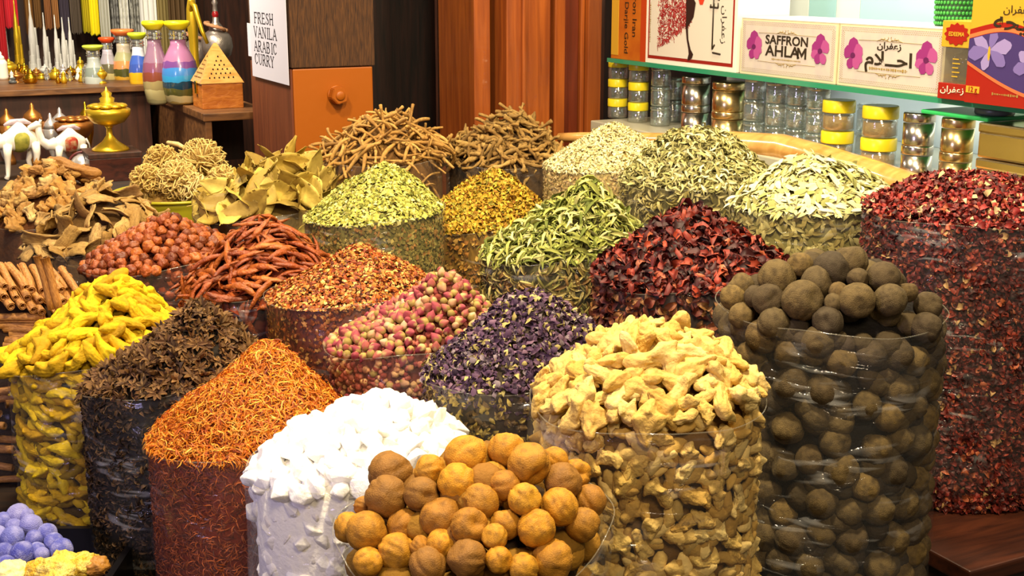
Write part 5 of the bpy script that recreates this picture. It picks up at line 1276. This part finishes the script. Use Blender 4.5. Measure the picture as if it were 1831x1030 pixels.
for col, px in enumerate((1648, 1718)):
    for k in range(2): tin('shiny tin, %s of the stack %s' % (('lower', 'upper')[k], ('next to the amber jars', 'next to the square tin')[col]), px, .045, CZ + k * .0645, .031, .064, M_TIN if col == 0 else M_TIN2)
x0, x1 = cx(1748), cx(1870)
for k in range(2):
    t = thing('square_tin', 'square gold tin box, %s of two' % ('lower', 'upper')[k], 'tin', cpt(x0, .01, CZ + k * .066), ROT_CASE, 'square tins')
    obj('body', box_mesh('body', (0, 0, 0), (x1 - x0, .12, .048), M_TIN2, .004), t); obj('lid', box_mesh('lid', (-.0015, -.0015, .046), (x1 - x0 + .0015, .1215, .065), M_TIN2, .004), t)
t = thing('green_tray', 'bright green plastic tray on the tins under the shelf', 'tray', cpt(cx(1640), .012, CZ + .1318), ROT_CASE)
obj('body', box_mesh('body', (0.0, .0, 0), (.17, .14, .008), m_plain('green_tray_plastic', '#34c468', .35), .003), t)
tg = obj('grey_lid', lathe_mesh('grey_lid', [(.035, 0), (.036, .003), (.036, .010), (.034, .013)], m_plain('grey_plastic_lid', '#5c6660', .35), 32), None, cpt(cx(1738), .06, CZ + .1412)); tag(tg, 'round dark grey lid lying on the tin stack under the shelf', 'lid')

# ------------------------------------------------------------------ gift shelves behind, on the far side of the pillar
M_BENCH = m_wood('bench_wood', '#4a2c16', '#80542c', 5, (2, 10, 10), .45)
M_BRASS = m_plain('brass', '#d8a428', .25, 1.0); M_YBRASS = m_plain('bright_yellow_brass', '#e8c030', .3, .75); M_COPPER = m_plain('copper_brass', '#b87838', .35, .8); M_SILV = m_plain('silver', '#d4ccc8', .3, .7, bump=(90, .3, .003))
M_GLASS = m_plain('clear_glass', '#f4f8f8', .03, trans=.9, ior=1.35); M_CRYS = m_plain('crystal_white', '#e8e6de', .15, spec=.6, trans=.35)
LT = .98                                    # level of the low gift table
C0 = P(366, 203, 3.85); BZ = C0.z          # near corner of the bench
bn = thing('display_bench', 'brown wooden bench carrying the sand bottles and the pyramid box', 'bench', (C0.x, C0.y, 0), ROT_WALL)
bw = along(C0, U, 452) + .06; bl_ = min(along(C0, V_, 160), 1.3)

GV = (P(150, 30, 5.05) - C0).dot(V_) + .27
gt = thing('gift_table', 'dark low table under the camels and brass ware', 'table', (C0.x, C0.y, 0), ROT_WALL)
obj('top', box_mesh('top', (-1.7, -.13, LT - .03), (-.02, GV, LT), M_TABLE, .003), gt); obj('body', box_mesh('body', (-1.65, -.10, 0), (-.05, GV - .02, LT - .03), M_DARK), gt)

obj('top', box_mesh('top', (-.006, -.006, BZ - .024), (bw, bl_, BZ), M_BENCH, .003), bn); obj('side_panel', box_mesh('side_panel', (0, 0, LT), (.02, bl_, BZ - .024), M_BENCH, .002), bn); obj('back_panel', box_mesh('back_panel', (.02, .35, LT), (bw, .37, BZ - .024), M_DARK), bn)
obj('foot', box_mesh('foot', (.02, .02, 0), (bw, bl_, .9), M_DARK), bn)
def on_bench(px, py): return on_level(px, py, BZ)
def on_low(px, py): return on_level(px, py, LT)
def depth(q): return q.y * CP + (EYE - q.z) * SP
def mpp(q): return depth(q) / FPX

# pyramid incense box
M_PYR = m_wood('pale_box_wood', '#b87c34', '#d8a458', 6, (3, 10, 10), .4); M_PYB = m_wood('carved_box_wood', '#a85a18', '#c87a2c', 8, (4, 4, 10), .45, .5)
q = on_bench(397, 193); wB = along(q, U, 437) - along(q, U, 363); dB = .115; hb = 45 * mpp(q); hp = 68 * mpp(q)
q = on_bench(363, 196); t = thing('incense_box', 'pyramid-lidded wooden incense box with pierced holes on the end of the bench', 'box', q, ROT_WALL); wB = along(q, U, 436)
obj('body', box_mesh('body', (0, 0, 0), (wB, wB, hb), M_PYB, .002), t)
V = [(-.004, -.004, hb), (wB + .004, -.004, hb), (wB + .004, wB + .004, hb), (-.004, wB + .004, hb), (wB * .5 - .004, wB * .5 - .004, hb + hp), (wB * .5 + .004, wB * .5 - .004, hb + hp), (wB * .5 + .004, wB * .5 + .004, hb + hp), (wB * .5 - .004, wB * .5 + .004, hb + hp)]
me = bpy.data.meshes.new('lid'); me.from_pydata(V, [], [(0, 1, 5, 4), (1, 2, 6, 5), (2, 3, 7, 6), (3, 0, 4, 7), (4, 5, 6, 7), (3, 2, 1, 0)]); me.materials.append(M_PYR); lid = obj('lid', me, t)
M_HOLE = m_plain('dark_hole', '#1c0e06', .9); jf = Joined()
for row in range(6):
    f = .14 + row * .105
    for i in range(6 - row):
        u = .5 + (i - (5 - row) / 2) * .115
        for face in (0, 1):
            a = u * wB; zz = hb + hp * f; yy = wB * .5 * f - .0045
            c = (a, yy - .0006, zz) if face == 0 else (yy - .0006, a, zz)
            V, F = ico(1); jf.add(V * np.array([.0028, .0012, .0034] if face == 0 else [.0012, .0028, .0034]) + np.array(c), None, F)
obj('hole', jf.mesh('hole', M_HOLE), lid)['kind'] = 'stuff'
obj('clasp', box_mesh('clasp', (-.006, wB * .40, hb * .55), (0, wB * .58, hb * 1.06), M_BRASS, .002), t)

# sand bottles
def m_sand(name, bands):
    m, nt, b = nodes(name); tc = nt.nodes.new('ShaderNodeTexCoord'); sx = nt.nodes.new('ShaderNodeSeparateXYZ'); link(nt, tc.outputs['Object'], sx.inputs[0])
    n = nt.nodes.new('ShaderNodeTexNoise'); n.inputs['Scale'].default_value = 22; link(nt, tc.outputs['Object'], n.inputs['Vector'])
    ma = nt.nodes.new('ShaderNodeMath'); ma.operation = 'MULTIPLY_ADD'; ma.inputs[1].default_value = .022; link(nt, n.outputs[0], ma.inputs[0]); link(nt, sx.outputs['Z'], ma.inputs[2])
    mm = nt.nodes.new('ShaderNodeMath'); mm.operation = 'MULTIPLY'; mm.inputs[1].default_value = 1 / .17; link(nt, ma.outputs[0], mm.inputs[0])
    r = ramp(nt, bands, 'CONSTANT'); link(nt, mm.outputs[0], r.inputs[0]); link(nt, r.outputs[0], b.inputs['Base Color']); b.inputs['Roughness'].default_value = .25; b.inputs['Coat Weight'].default_value = .6
    return m
def sand_bottle(label, px, py, wpx, hpx, bands, lidc, i, neck=.45):
    q = on_bench(px, py); s = mpp(q); r = wpx * s / 2; h = hpx * s
    t = thing('sand_bottle', label, 'bottle', q, 0, 'bottles of coloured sand')
    pr = [(r * .62, 0), (r * .8, .03 * h), (r * .98, .22 * h), (r * 1.0, .36 * h), (r * .86, .52 * h), (r * .60, .64 * h), (r * neck, .72 * h), (r * neck, .78 * h)]
    bd = obj('body', lathe_mesh('body', [(a * .97, z) for a, z in pr], m_sand('coloured_sand', bands), 32), t); bd['label'] = 'layers of coloured sand'; bd.scale = (1, 1, 1)
    nk = obj('neck', lathe_mesh('neck', [(r * neck, .78 * h), (r * neck * 1.14, .79 * h), (r * neck, .81 * h), (r * neck, .83 * h), (r * neck * 1.14, .84 * h), (r * neck, .86 * h), (r * neck, .90 * h)], M_GLASS, 28), t)
    obj('stopper', lathe_mesh('stopper', [(r * neck * .8, .88 * h), (r * neck * 1.05, .90 * h), (r * neck * 1.55, .95 * h), (r * neck * 1.62, .985 * h), (r * neck * 1.4, h), (.002, h)], m_plain('stopper_wax', lidc, .35), 28), nk)
sand_bottle('sand bottle with bright blue and pink sand, touching the pyramid box', 325, 186, 68, 146, ['#b89c50', '#d8c890', '#5a5a2c', '#1a3c50', '#2c8cc0', '#3a7cc0', '#6c4080', '#a06a90'], '#e8d81c', 0, .42)
sand_bottle('sand bottle with mauve sand and a yellow stopper, second from the pyramid box', 283, 186, 50, 146, ['#b0a878', '#c8bc84', '#a09060', '#80402c', '#804a62', '#8c6a80'], '#ecdc20', 1, .5)
sand_bottle('sand bottle with yellow base and blue top, third from the pyramid box', 252, 168, 38, 108, ['#d8a818', '#e0b020', '#d8a818', '#3a54a8', '#4060b8', '#d8d8e0'], '#c8d830', 2, .55)
sand_bottle('sand bottle with orange wax stopper behind the blue one', 226, 160, 42, 106, ['#9a8030', '#c89830', '#4a4a20', '#d88a50', '#a8a478', '#b8ac94'], '#f08040', 3, .6)
sand_bottle('small sand bottle with a red-orange stopper', 197, 160, 36, 92, ['#8a8440', '#b8a870', '#605a40', '#a098a0', '#b4acb8'], '#e85020', 4, .5)
sand_bottle('small pale sand bottle with a lime stopper, farthest on the bench', 172, 168, 38, 86, ['#7a8470', '#b0b8b0', '#808a80', '#aab0a8', '#bcbcb0'], '#c8d848', 5, .6)

# pots with rope-like necklaces beside the pillar
M_ROPE = m_piece('pink_cord', ['#b8845c'], None, rough=.8)
for (px, py, wpx, hpx, lab) in ((424, 120, 56, 150, 'silver pot with a foot and cord round its neck, beside the paper notice'), (385, 116, 50, 130, 'silver pot with a twisted cord, behind the pyramid box')):
    q = on_bench(px, py + 46) + V_ * .25; s = mpp(q); q.z = BZ + (.062 if wpx > 50 else .04); r = wpx * s / 2; h = hpx * s
    st = obj('pot_stand', lathe_mesh('pot_stand', [(r * .9, 0), (r * .9, q.z - BZ)], M_DARK2, 24), None, (q.x, q.y, BZ)); tag(st, 'dark round stand under the ' + lab.split(',')[0], 'stand')
    t = thing('silver_pot', lab, 'pot', q, 0, 'silver pots')
    obj('body', lathe_mesh('body', [(r * .6, 0), (r * .52, .02 * h), (r * .24, .07 * h), (r * .3, .10 * h), (r * .85, .17 * h), (r, .27 * h), (r * .95, .37 * h), (r * .8, .42 * h), (r * .42, .47 * h), (r * .46, .50 * h), (r * .2, .56 * h), (r * .13, .75 * h), (r * .2, .78 * h), (r * .12, .82 * h), (r * .14, h)], m_plain('tarnished_silver', '#a89c92', .35, .75, bump=(90, .4, .003)), 36), t)
    pts = [(r * (.42 + .5 * abs(math.sin(a))) * math.cos(a), r * (.42 + .4 * abs(math.sin(a))) * math.sin(a), h * (.50 - .05 * math.sin(a * 1.0 + 1.2))) for a in np.linspace(0, 2 * math.pi, 40)]
    obj('cord', fast_mesh('cord', *tube_arrays(pts, [.006 + .0016 * (k % 2) for k in range(40)], 7, False)[:2], M_ROPE), t)
    obj('red_bead', lathe_mesh('red_bead', [(r * .16, 0), (.011, .006), (.013, .014), (.010, .022), (r * .15, .026)], m_plain('red_bead', '#8c1418', .3), 16), t, (0, 0, .60 * h))
# brass hook and horn hanging above the bench
t = thing('brass_horn', 'curved yellow brass spout above the sand bottles', 'brass ware', on_bench(352, 172))
q0 = t.location; s = mpp(q0)
obj('body', lathe_mesh('body', [(.035, 0), (.04, .02), (.022, .06), (.014, .12), (.016, .2), (.02, .25), (.018, .29), (.008, .34)], M_YBRASS, 24), t)
obj('spout', tube_mesh('spout', [(0, -.01, .28), (.005, -.02, .31), (.02, -.04, .30), (.032, -.05, .26), (.045, -.06, .22), (.06, -.06, .18)], [.008, .010, .009, .008, .007, .006], M_YBRASS, 10), t)
# brass ware in bowls and burners
def footed_bowl(label, q, r, h, m, tiers):
    t = thing('footed_bowl', label, 'brass ware', q, 0, 'brass burners')
    obj('foot', lathe_mesh('foot', [(r * .85, 0), (r * .8, .03 * h), (r * .35, .14 * h), (r * .14, .24 * h), (r * .12, .34 * h), (r * .2, .38 * h)], m, 28), t)
    bw_ = obj('bowl', lathe_mesh('bowl', [(r * .2, .38 * h), (r * .7, .44 * h), (r * .98, .56 * h), (r * 1.0, .64 * h), (r * .9, .66 * h), (r * .6, .68 * h)], m, 28), t)
    j = Joined(); g = rng(int(abs(q.x * 1000)))
    for k in range(9):
        a = k * .7; V, F = ico(2); j.add(V * np.array([.3, .3, .1]) * r * np.array([1, 1, 1]) + np.array([r * .62 * math.cos(a), r * .62 * math.sin(a), .70 * h]), None, F)
    obj('petals', j.mesh('petals', m), t).name = 'petal_rim'
    if tiers: obj('finial', lathe_mesh('finial', [(r * .42, .68 * h), (r * .42, .74 * h), (r * .3, .76 * h), (r * .34, .82 * h), (r * .2, .85 * h), (r * .24, .9 * h), (r * .08, .94 * h), (r * .02, h)], m, 20), bw_)
    return t
bxq = on_level(198, 268, 1.065); q1 = bxq
sb = thing('small_chest', 'small dark wooden chest under the yellow brass footed bowl', 'box', (q1.x, q1.y, LT), ROT_WALL)
q1w = .075; obj('body', box_mesh('body', (-q1w, -q1w, 0), (q1w, q1w, .07), m_wood('chest_wood', '#2c1410', '#54271c', 6, (4, 10, 10), .35), .002), sb); obj('lid', box_mesh('lid', (-q1w - .003, -q1w - .003, .07), (q1w + .003, q1w + .003, .085), M_DARK2, .002), sb)
s = mpp(q1); footed_bowl('bright yellow brass footed bowl with a tiered finial on the small dark chest', Vector((q1.x, q1.y, LT + .0852)), 39 * s, 112 * s, M_YBRASS, True)
q2 = on_low(138, 302); s = mpp(q2); footed_bowl('copper-coloured footed bowl of reddish petals behind the yellow brass one', q2, 34 * s, 128 * s, M_COPPER, False)

# white camels
M_CAMEL = m_plain('white_porcelain', '#ece4d4', .3, coat=.3); M_SADS = [m_piece('saddle_cloth', ['#a8a040'], '#4a5a20', 60, .6, rough=.7), m_piece('saddle_cloth', ['#a83420'], '#d8c890', 70, .6, rough=.7)]
def camel(label, q, s, face, saddle_i):
    t = thing('camel_figurine', label, 'figurine', q, face, 'white camel figurines'); j = Joined()
    V, F = ico(3); W_ = V * np.array([.060, .030, .034]); W_[:, 2] += .024 * np.exp(-((W_[:, 0]) / .022) ** 2) * (W_[:, 2] > 0); j.add(W_ * s + np.array([0, 0, .115]) * s, None, F)
    j.tube(np.array([(.05, 0, .115), (.078, 0, .112), (.098, 0, .130), (.104, 0, .160), (.104, 0, .182)]) * s, np.array([.024, .019, .015, .012, .011]) * s, 12)
    j.tube(np.array([(.096, 0, .184), (.108, 0, .187), (.124, 0, .181), (.138, 0, .176)]) * s, np.array([.011, .014, .011, .008]) * s, 12)
    for sy in (-1, 1): j.tube(np.array([(.098, .008 * sy, .192), (.094, .011 * sy, .204)]) * s, np.array([.004, .002]) * s, 6)
    for x, dx in ((.042, .006), (-.042, -.004)):
        for sy in (-1, 1):
            a = dx * (1 if sy > 0 else -1.4); j.tube(np.array([(x, .016 * sy, .105), (x + a * .5, .018 * sy, .072), (x + a + (.006 if x < 0 else -.002), .018 * sy, .05), (x + a, .018 * sy, .014), (x + a + .006, .018 * sy, .004)]) * s, np.array([.015, .011, .008, .006, .008]) * s, 9)
    j.tube(np.array([(-.058, 0, .125), (-.068, 0, .105), (-.07, 0, .085)]) * s, np.array([.005, .003, .004]) * s, 6)
    obj('body', j.mesh('body', M_CAMEL), t)
    V, F = ico(3); W_ = V * np.array([.036, .0365, .040]); W_ = W_[:, :]; sad = obj('saddle', fast_mesh('saddle', (W_ + np.array([0, 0, .117])) * s, F, M_SADS[saddle_i]), t); 
    obj('saddle_roll', tube_mesh('saddle_roll', np.array([(-.04, 0, .162), (-.02, 0, .170), (.02, 0, .170), (.04, 0, .162)]) * s, np.array([.004, .009, .009, .004]) * s, m_piece('silver_cloth', ['#c8c4cc', '#b04030'], '#6a5a6a', 80, .5), 10), t)
camel('white camel figurine with yellow-green saddle pad and silver seat roll, at the picture edge', on_low(40, 318), 1.0, ROT_WALL + math.pi + .25, 0)
camel('white camel figurine with a red saddle cloth in front of the copper bowl', on_low(132, 314) + V_ * .03, .85, ROT_WALL + math.pi + .1, 1)
camel('white camel figurine partly cut by the picture edge, behind the others', on_low(5, 300) + V_ * .0 - U * .22, 1.05, ROT_WALL + math.pi - .1, 1)
q = on_low(150, 318); s = mpp(q); t = thing('silver_teapot', 'round silver pot with brass belly mark in front of the small dark chest', 'pot', q, .4)
r = 22 * s; V, F = ico(3); obj('body', fast_mesh('body', V * r * np.array([1, 1, .98]) + np.array([0, 0, r * .98]), F, M_SILV), t); obj('handle', fast_mesh('handle', *tube_arrays([(r * 1.05 * math.cos(a) - .0, -.0, r + r * 1.05 * math.sin(a)) for a in np.linspace(1.2, 3.9, 16)], .004, 7, True), None) if False else tube_mesh('handle', [(r * 1.12 * math.cos(a), 0, r + r * 1.12 * math.sin(a)) for a in np.linspace(1.2, 3.9, 16)], .0035, m_plain('dark_red_cord', '#5a1a1c', .5), 7), t)
obj('medallion', lathe_mesh('medallion', [(r * .42, 0), (r * .34, .006), (.001, .007)], M_COPPER, 20), t, (0, -r * .93, r * .85)).rotation_euler = (math.pi / 2, 0, 0)

# towers, lamps and little brass boxes on the far gift shelf
SHELF2 = 1.212
sq = on_level(60, 165, SHELF2)
gu = (C0 - sq).dot(U) - .012
fs = thing('gift_shelf', 'raised shelf crowded with towers and brass trinkets', 'shelf', (sq.x, sq.y, 0), ROT_WALL); obj('top', box_mesh('top', (-.75, .10, SHELF2 - .02), (gu, .75, SHELF2), M_BENCH, .002), fs); obj('body', box_mesh('body', (-.72, .13, LT), (gu - .02, .72, SHELF2 - .02), M_DARK2), fs)
def on_s2(px, py): return on_level(px, py, SHELF2)
def tower(label, px, py, top, wpx, mat):
    q = on_s2(px, py); s = mpp(q); h = (py - top) * s / CP; r = wpx * s / 2
    t = thing('tower_model', label, 'souvenir', q, ROT_WALL, 'souvenir towers'); obj('base', lathe_mesh('base', [(r * 1.5, 0), (r * 1.5, .012), (r * 1.2, .016)], mat, square=4), t)
    j = Joined()
    for k in range(3):
        a = k * 2.094; hh = h * (.62, .5, .4)[k]; V = []; n = 10
        for z, f in ((.014, 1), (hh * .3, .92), (hh * .31, .75), (hh * .6, .68), (hh * .61, .5), (hh, .4)):
            for i in range(n): b = 2 * math.pi * i / n; V.append((r * .5 * f * math.cos(b) + r * .42 * math.cos(a), r * .5 * f * math.sin(b) + r * .42 * math.sin(a), z))
        j.add(V, [(i * n + m_, i * n + (m_ + 1) % n, (i + 1) * n + (m_ + 1) % n, (i + 1) * n + m_) for i in range(5) for m_ in range(n)], [(5 * n, 5 * n + i, 5 * n + i + 1) for i in range(1, n - 1)])
    obj('shaft', j.mesh('shaft', mat, False), t); obj('spire', lathe_mesh('spire', [(r * .55, .014), (r * .5, h * .5), (r * .32, h * .66), (r * .28, h * .72), (r * .14, h * .8), (r * .12, h * .9), (.0012, h)], mat, 12), t)
tower('golden tower model, tallest yellow one near the red scarves', 36, 130, 2, 22, M_YBRASS)
tower('white crystal tower model, tallest of the row', 63, 130, 6, 26, M_CRYS)
tower('clear crystal tower model right of the tallest white one', 86, 135, 28, 18, M_CRYS)
tower('clear crystal tower model in the middle of the row', 106, 138, 32, 18, M_CRYS)
tower('clear crystal tower model with a broad shaft', 119, 138, 36, 20, M_CRYS)
tower('clear crystal tower model nearest the sand bottles', 131, 138, 36, 18, M_CRYS)
tower('thin grey tower model beside the red scarves', 14, 125, 10, 12, M_SILV)
g = rng(990)
TR = [(18, 152, 30, 34, 'bright yellow brass pot at the picture edge', M_YBRASS), (45, 150, 24, 26, 'brass incense burner below the golden tower', M_BRASS), (66, 156, 20, 20, 'copper trinket box below the white tower', M_COPPER), (82, 150, 22, 24, 'white and gold trinket bowl', M_CRYS),
      (100, 160, 24, 22, 'yellow-green brass dish with a rim', M_YBRASS), (114, 150, 20, 24, 'silver goblet below the crystal towers', M_SILV), (128, 158, 22, 24, 'small brass lamp near the sand bottles', M_BRASS), (146, 158, 20, 40, 'slim yellow brass burner near the sand bottles', M_YBRASS), (5, 160, 22, 50, 'white porcelain vase at the picture edge', M_CAMEL),
      (30, 172, 26, 22, 'brown carved trinket box', M_COPPER), (56, 176, 24, 26, 'dark golden trinket pot', M_BRASS), (160, 172, 26, 40, 'clear glass perfume bottle in front of the sand bottles', M_GLASS), (182, 176, 22, 30, 'small sand jar with a yellow middle', M_YBRASS)]
for i, (px, py, wpx, hpx, lab, m) in enumerate(TR):
    q = on_s2(px, 130 + (py - 130) * .42); s = mpp(q); r = wpx * s / 2; h = hpx * s
    t = thing('brass_trinket' if m in (M_YBRASS, M_BRASS, M_COPPER) else 'trinket_vessel', lab, 'trinket', q, 0, 'trinkets on the gift shelf')
    k = i % 3
    pr = ([(r * .8, 0), (r * .8, .06 * h), (r * .3, .2 * h), (r * .9, .45 * h), (r, .6 * h), (r * .7, .72 * h)], [(r * .7, 0), (r, .25 * h), (r * .95, .5 * h), (r * .5, .7 * h), (r * .6, .75 * h)], [(r * .9, 0), (r, .1 * h), (r * .9, .55 * h), (r * .95, .6 * h), (r * .6, .72 * h)])[k]
    obj('body', lathe_mesh('body', pr, m, 24), t); obj('lid', lathe_mesh('lid', [(pr[-1][0], .72 * h), (r * .5, .82 * h), (r * .15, .88 * h), (r * .2, .94 * h), (.001, h)], m, 20), t)
g = rng(1234)
for i in range(34):      # the crowd of little pieces between and behind the larger ones
    px, py = g.uniform(0, 165), g.uniform(133, 150); q = on_s2(px, py); s = mpp(q); r = g.uniform(5, 9) * s; h = g.uniform(12, 26) * s; m = (M_YBRASS, M_BRASS, M_COPPER, M_CAMEL, M_GLASS, M_SILV)[int(g.integers(6))]
    t = thing('small_trinket', 'little brass, white or glass ornament crowded among others on the gift shelf', 'ornament', q, g.uniform(0, 3), 'little ornaments on the gift shelf')
    obj('body', lathe_mesh('body', [(r * .7, 0), (r, h * g.uniform(.1, .3)), (r * g.uniform(.4, .9), h * .5), (r * .5, h * .62), (r * .7, h * .7)], m, 14), t); obj('lid', lathe_mesh('lid', [(r * .7, h * .7), (r * .45, h * .85), (r * .12, h * .92), (.0008, h)], m, 12), t)
LW = [(66, 296, 40, 112, 'copper bowl of small chains behind the camels', M_COPPER), (97, 298, 30, 96, 'silver lidded dish behind the red-saddled camel', M_SILV), (114, 292, 34, 100, 'grey metal bowl behind the copper footed bowl', M_SILV), (20, 294, 36, 100, 'dark copper box behind the nearest camel', M_COPPER), (160, 294, 26, 112, 'small red and yellow burner behind the copper bowl', M_BRASS)]
for i, (px, py, wpx, hpx, lab, m) in enumerate(LW):
    q = on_low(px, py); s = mpp(q); r = wpx * s / 2; h = hpx * s; t = thing('metal_bowl', lab, 'bowl', q, 0, 'metal bowls behind the camels')
    obj('body', lathe_mesh('body', [(r * .5, 0), (r * .5, .08 * h), (r * .25, .2 * h), (r * .9, .5 * h), (r, .7 * h), (r * .94, .71 * h), (r * .7, .6 * h)], m, 28), t); obj('lid', lathe_mesh('lid', [(r * .98, .7 * h), (r * .7, .82 * h), (r * .2, .9 * h), (r * .18, .96 * h), (.001, h)], m, 24), t)

# scarves hanging at the back
SCV = [(-6, 9, 118, '#a81c24', 'deep red scarf at the picture edge'), (10, 33, 50, '#b82430', 'short red scarf with a grey cord before it'), (46, 60, 62, '#7a5426', 'brown scarf behind the white tower'), (62, 74, 50, '#6a4a24', 'narrow brown scarf next to it'), (80, 92, 52, '#8a5a34', 'tan-brown striped scarf'), (93, 106, 50, '#96683a', 'orange-brown scarf in the middle'), (107, 126, 70, '#3c3440', 'dark violet-grey scarf'), (127, 145, 60, '#54483c', 'grey-brown scarf beside the yellow ones'),
       (148, 160, 58, '#b8a818', 'mustard yellow scarf'), (160, 176, 62, '#e8d81c', 'bright yellow scarf'), (178, 196, 80, '#b8b8ac', 'pale grey scarf next to the yellow one'), (197, 212, 76, '#8c8c88', 'black-and-white patterned scarf'), (213, 232, 90, '#d8d8d0', 'white scarf with faint dots'), (233, 250, 90, '#a0a098', 'grey speckled scarf'), (250, 280, 100, '#dcdcd8', 'plain white scarf near the bottles'), (281, 300, 100, '#8a7a4a', 'olive scarf behind the yellow stoppers'), (301, 330, 95, '#5a4428', 'dark brown scarf above the stoppers')]
R0 = P(150, 30, 5.05); TOPZ = 2.25
for i, (a, c, bot, col, lab) in enumerate(SCV):
    xa, xc = along(R0, U, a), along(R0, U, c); q = R0 + U * xa; k = (bot - 515) / FPX; zb = P(150, bot, q.y / (CP - k * SP)).z; W = xc - xa; nu, nv = 14, 10; V = []
    for lay in (0, .006):
        for v in range(nv + 1):
            for u in range(nu + 1): V.append((W * u / nu, .014 * math.sin(u * 1.5 + i) * (1 + .2 * v / nv) + lay, zb + (TOPZ - zb) * v / nv + (.006 * math.sin(u * 2.3 + i) if v == 0 else 0)))
    F = []; o_ = (nu + 1) * (nv + 1)
    for v in range(nv):
        for u in range(nu): b0 = v * (nu + 1) + u; F += [(b0, b0 + 1, b0 + nu + 2, b0 + nu + 1), (o_ + b0 + nu + 1, o_ + b0 + nu + 2, o_ + b0 + 1, o_ + b0)]
    pat = '#26262a' if 'patterned' in lab or 'speckled' in lab or 'dots' in lab else None
    m = m_piece('scarf_cloth', [col], pat, 60, .9 if pat and 'faint' not in lab else .35, rough=.8) 
    o = obj('hanging_scarf', fast_mesh('hanging_scarf', np.array(V), np.array(F), m), None, (q.x, q.y, 0), ROT_WALL); tag(o, lab + ', hanging behind the gift shelf', 'scarf', 'scarves hanging at the back')
struct(obj('wall_left', box_mesh('wall_left', (along(R0, U, -300), .30, 0), (along(R0, U, 640), .36, 3.0), M_DARK2), None, (R0.x, R0.y, 0), ROT_WALL))
rail = tube_mesh('scarf_rail', [(along(R0, U, -40), 0, TOPZ), (along(R0, U, 345), 0, TOPZ)], .012, M_SILV, 10); tag(obj('scarf_rail', rail, None, (R0.x, R0.y, 0), ROT_WALL), 'metal rail from which the scarves hang', 'rail')
